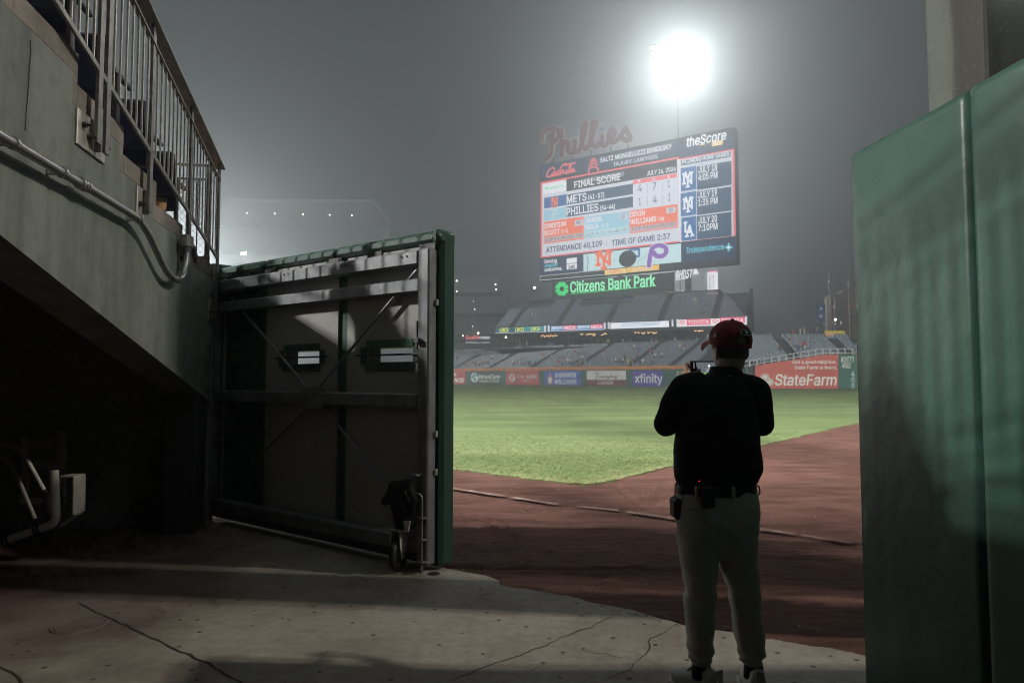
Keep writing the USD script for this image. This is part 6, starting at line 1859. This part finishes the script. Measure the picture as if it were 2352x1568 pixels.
# league emblem on the back of the cap
ed = frame(cl(.0, -.1135, .076), CT[:3, 0], CT[:3, 1] * .86 - CT[:3, 2] * .5, CT[:3, 2] * .86 + CT[:3, 1] * .5)
em_w, em_h = .0225, .0115
rr_ = lambda w, h: sbox(-w, -h, w, h).buffer(.003)
obj('emblem_edge', extr(rr_(em_w, em_h), -.004, .004, ed), C['cream'], cap)
obj('emblem_field', extr(rr_(em_w - .003, em_h - .003), -.0055, -.0042, ed), C['black'], cap)
obj('emblem_figure', extr(Polygon([(-.004, .010), (.003, .009), (.004, .004), (.012, .002), (.020, .007), (.019, .001), (.008, -.005), (.003, -.010), (-.010, -.010), (-.005, -.003), (-.007, .004)]), -.0068, -.0057, ed), C['cream'], cap)
em2 = frame(cl(-.0965, -.01, .05), CT[:3, 1] * -1, CT[:3, 0], CT[:3, 2])
obj('side_mark', extr(Polygon([(-.008, -.012), (.008, -.012), (.004, .012), (-.002, .004)]), -.003, .003, em2), C['cream'], cap)
# lit radio on the belt with cable
c = p3c(310, 200, YB - .150)
rd = thing('two_way_radio', 'black two way radio with a tiny red light clipped to the back of the belt', 'radio', c)
obj('radio_case', put(cbox(-.030, .030, -.016, .022, -.050, .045, .006), rotz(c, 4)), L['black'], rd)
obj('belt_clip', put(cbox(-.018, .018, .0225, .026, -.01, .055, .001), rotz(c, 4)), L['dark'], rd)
obj('antenna', tube([c + [-.02, 0, .045], c + [-.024, 0, .075]], .006, 8), L['black'], rd)
obj('speaker_grille', put(cbox(-.022, .022, -.018, -.0162, -.04, .005, .0005), rotz(c, 4)), L['dark'], rd)
obj('indicator_light', bulb(p3c(248, 84, YB - .158), .0026), em('red_led', (1.0, .02, .02), 2.5), rd)
obj('cable', tube(curve([p3c(105, 160, YB - .09), p3c(120, 200, YB - .10), p3c(112, 240, YB - .09), p3c(84, 246, YB - .06), p3c(76, 190, YB - .04), p3c(80, 90, YB - .07)], 5), .0022, 5), L['black'], rd)
obj('cable', tube(curve([p3c(96, 84, YB - .10), p3c(70, 110, YB - .04), p3c(68, 170, YB - .03), p3c(62, 240, YB - .01)], 5), .0025, 5), L['black'], rd)
c = p3c(62, 270, YB)
obj('pouch', cbox(c[0] - .012, c[0] + .03, c[1] - .06, c[1] + .05, c[2] - .055, c[2] + .045, .012), L['black'], rd)
# phone
pt = thing('phone', 'dark smartphone with a lit camera screen held up in front of the man', 'phone', ph)
obj('case', put(cbox(-PW / 2, PW / 2, -.0045, .0045, -PH / 2, PH / 2, .004), ph), L['black'], pt)
obj('case_edge', put(cbox(-PW / 2 - .0015, PW / 2 + .0015, -.003, .003, PH / 2, PH / 2 + .002, .0008), ph), pm('teal_case', (.06, .22, .18), .4), pt)
sx0, sx1, sz0, sz1 = -PW / 2 + .032, PW / 2 - .012, -PH / 2 + .006, PH / 2 - .006
scr_ = obj('screen', put(box(sx0, sx1, -.0052, -.0046, sz0, sz1), ph), em('phone_sky', (.13, .15, .17), 1.0), pt)
obj('screen_image', extr(sbox(sx0 + .024, sz0, sx1, sz0 + .010), -.0058, -.0053, ph), em('phone_grass', (.22, .42, .12), 1.0), scr_)
obj('screen_image', extr(Polygon([(sx0, sz0), (sx0 + .024, sz0), (sx0 + .022, sz0 + .034), (sx0 + .012, sz0 + .026), (sx0, sz0 + .046)]), -.0058, -.0053, ph), em('phone_dark', (.012, .012, .014), 1.0), scr_)
obj('screen_image', extr(Polygon([(sx0 + .045, sz0 + .012), (sx0 + .085, sz0 + .012), (sx0 + .076, sz0 + .034), (sx0 + .066, sz0 + .050), (sx0 + .056, sz0 + .034)]), -.0057, -.0053, ph), em('phone_glow', (.24, .27, .30), 1.0), scr_)
obj('screen_image', extr(Point(sx0 + .066, sz0 + .046).buffer(.006), -.0062, -.0058, ph), em('phone_lamp', (.9, .95, 1.0), 1.0), scr_)
for k in range(3):
    obj('screen_icon', extr(Point(sx0 - .012, sz1 - .006 - k * .011).buffer(.0028), -.0058, -.0046, ph), em('phone_icon_%s' % 'abc'[k], (.6, .6, .6), .7), pt)

# ================================================================== floodlight towers (the light of the place)
def tower(label, c, aim, cols, rows, dx, dz, r, S, col=(1, .98, .93), xdir=None, mast=True, matn=None, sides=10):
    c, aim = np.asarray(c, float), np.asarray(aim, float)
    n = aim - c
    n /= np.linalg.norm(n)
    if xdir is None:
        x = np.cross([0, 0, 1.0], n)
        x /= np.linalg.norm(x)
    else:
        x = np.asarray(xdir, float)
        x /= np.linalg.norm(x)
        n = n - x * np.dot(n, x)
        n /= np.linalg.norm(n)
    z = np.cross(n, x)
    if z[2] < 0:
        x, z = -x, -z
    y = -n
    if np.dot(np.cross(x, y), z) < 0:
        x = -x
    M = frame(c, x, y, z)
    t = thing('floodlight_tower', label, 'floodlight', np.array([c[0], c[1], 0]))
    W, H = cols * dx, rows * dz
    obj('lamp_rack', put(box(-W / 2, W / 2, .25, .6, -H / 2, H / 2), M), L['far_dark'], t)
    if mast:
        b = c + y * 1.6
        obj('mast', bar((b[0], b[1], 0), (b[0], b[1], c[2]), .35, .35), L['lamp_post'], t)
    m = em('flood_lamp_' + matn, col, S * (1.75 if matn == 'field' else 1))
    m2 = em('flood_lamp_dim', col, 14.0) if matn == 'field' else m
    sgn = 1 if x[0] > 0 else -1
    g = np.arange(sides) * 2 * np.pi / sides
    for i in range(cols):
        for j in range(rows):
            o = np.array([(i - (cols - 1) / 2) * dx, 0, (j - (rows - 1) / 2) * dz])
            V = np.vstack([o, o + r * np.stack([np.cos(g), g * 0, np.sin(g)], 1)])
            F = np.array([[0, 1 + k, 1 + (k + 1) % sides] for k in range(sides)])
            dim = matn == 'field' and (sgn * (i - 5) < -2.5 or j in (0, 8))
            obj('lamp', put((V, F), M), m2 if dim else m, t)
            if matn == 'field':
                obj('lamp_housing', put(join(lathe([(r * 1.05, 0), (r * .5, .0)], 8)) if False else (lathe([(r * 1.02, -.03), (r * .55, -.28)], 8)[0][:, [0, 2, 1]] * [1, -1, 1] + o, lathe([(r * 1.02, -.03), (r * .55, -.28)], 8)[1]), M), L['far_dark'], t)
    return t


FIELD = (12, 85, 0)
tower('bright floodlight bank glaring through the haze high above the scoreboard', at(1553, 151, 184), (-10, 80, 0), 11, 9, 1.14, 1.5, .42, POWER['field'], xdir=(.88, -.47, 0), matn='field')
tower('floodlight bank hidden behind the seats of the left stand, glowing through the haze', at(320, 640, 150), (100, 160, 0), 5, 4, 2.0, 2.2, .9, POWER['left_far'], matn='left')
tower('narrow floodlight column on the left beyond the seats', (-32, 9.2, 20.0), (0, 5, 2), 1, 3, .6, .7, .24, POWER['left_near'], matn='near_left', sides=8)
tower('floodlight bank to the right along the field wall', (50, -1.2, 39.5), (0, 5, 2), 2, 2, 1.0, 1.0, .42, POWER['right'], col=(1, .93, .82), matn='right', sides=8)
for k, (c, lab) in enumerate([((-24, -55, 74), 'floodlight bank behind the tunnel on the left'), ((38, -58, 76), 'floodlight bank behind the tunnel on the right'), ((47, 236, 60), 'floodlight bank standing behind the scoreboard')]):
    tower(lab, c, FIELD, 4, 3, 2.4, 2.6, 1.05, POWER['behind'] if k < 2 else POWER['side'], matn=['behind_left', 'behind_right', 'back'][k], sides=8)

# ================================================================== haze
hz = mat('haze_air', {"v": ("principled_volume", {"color": HAZE['color'], "density": HAZE['density'], "anisotropy": HAZE['g']})}, volume="v.volume")
tag(obj('haze', box(-425, 425, -165, 565, -1.7, 104), hz), 'pale even haze filling the night air over the field', 'haze', None, 'stuff')
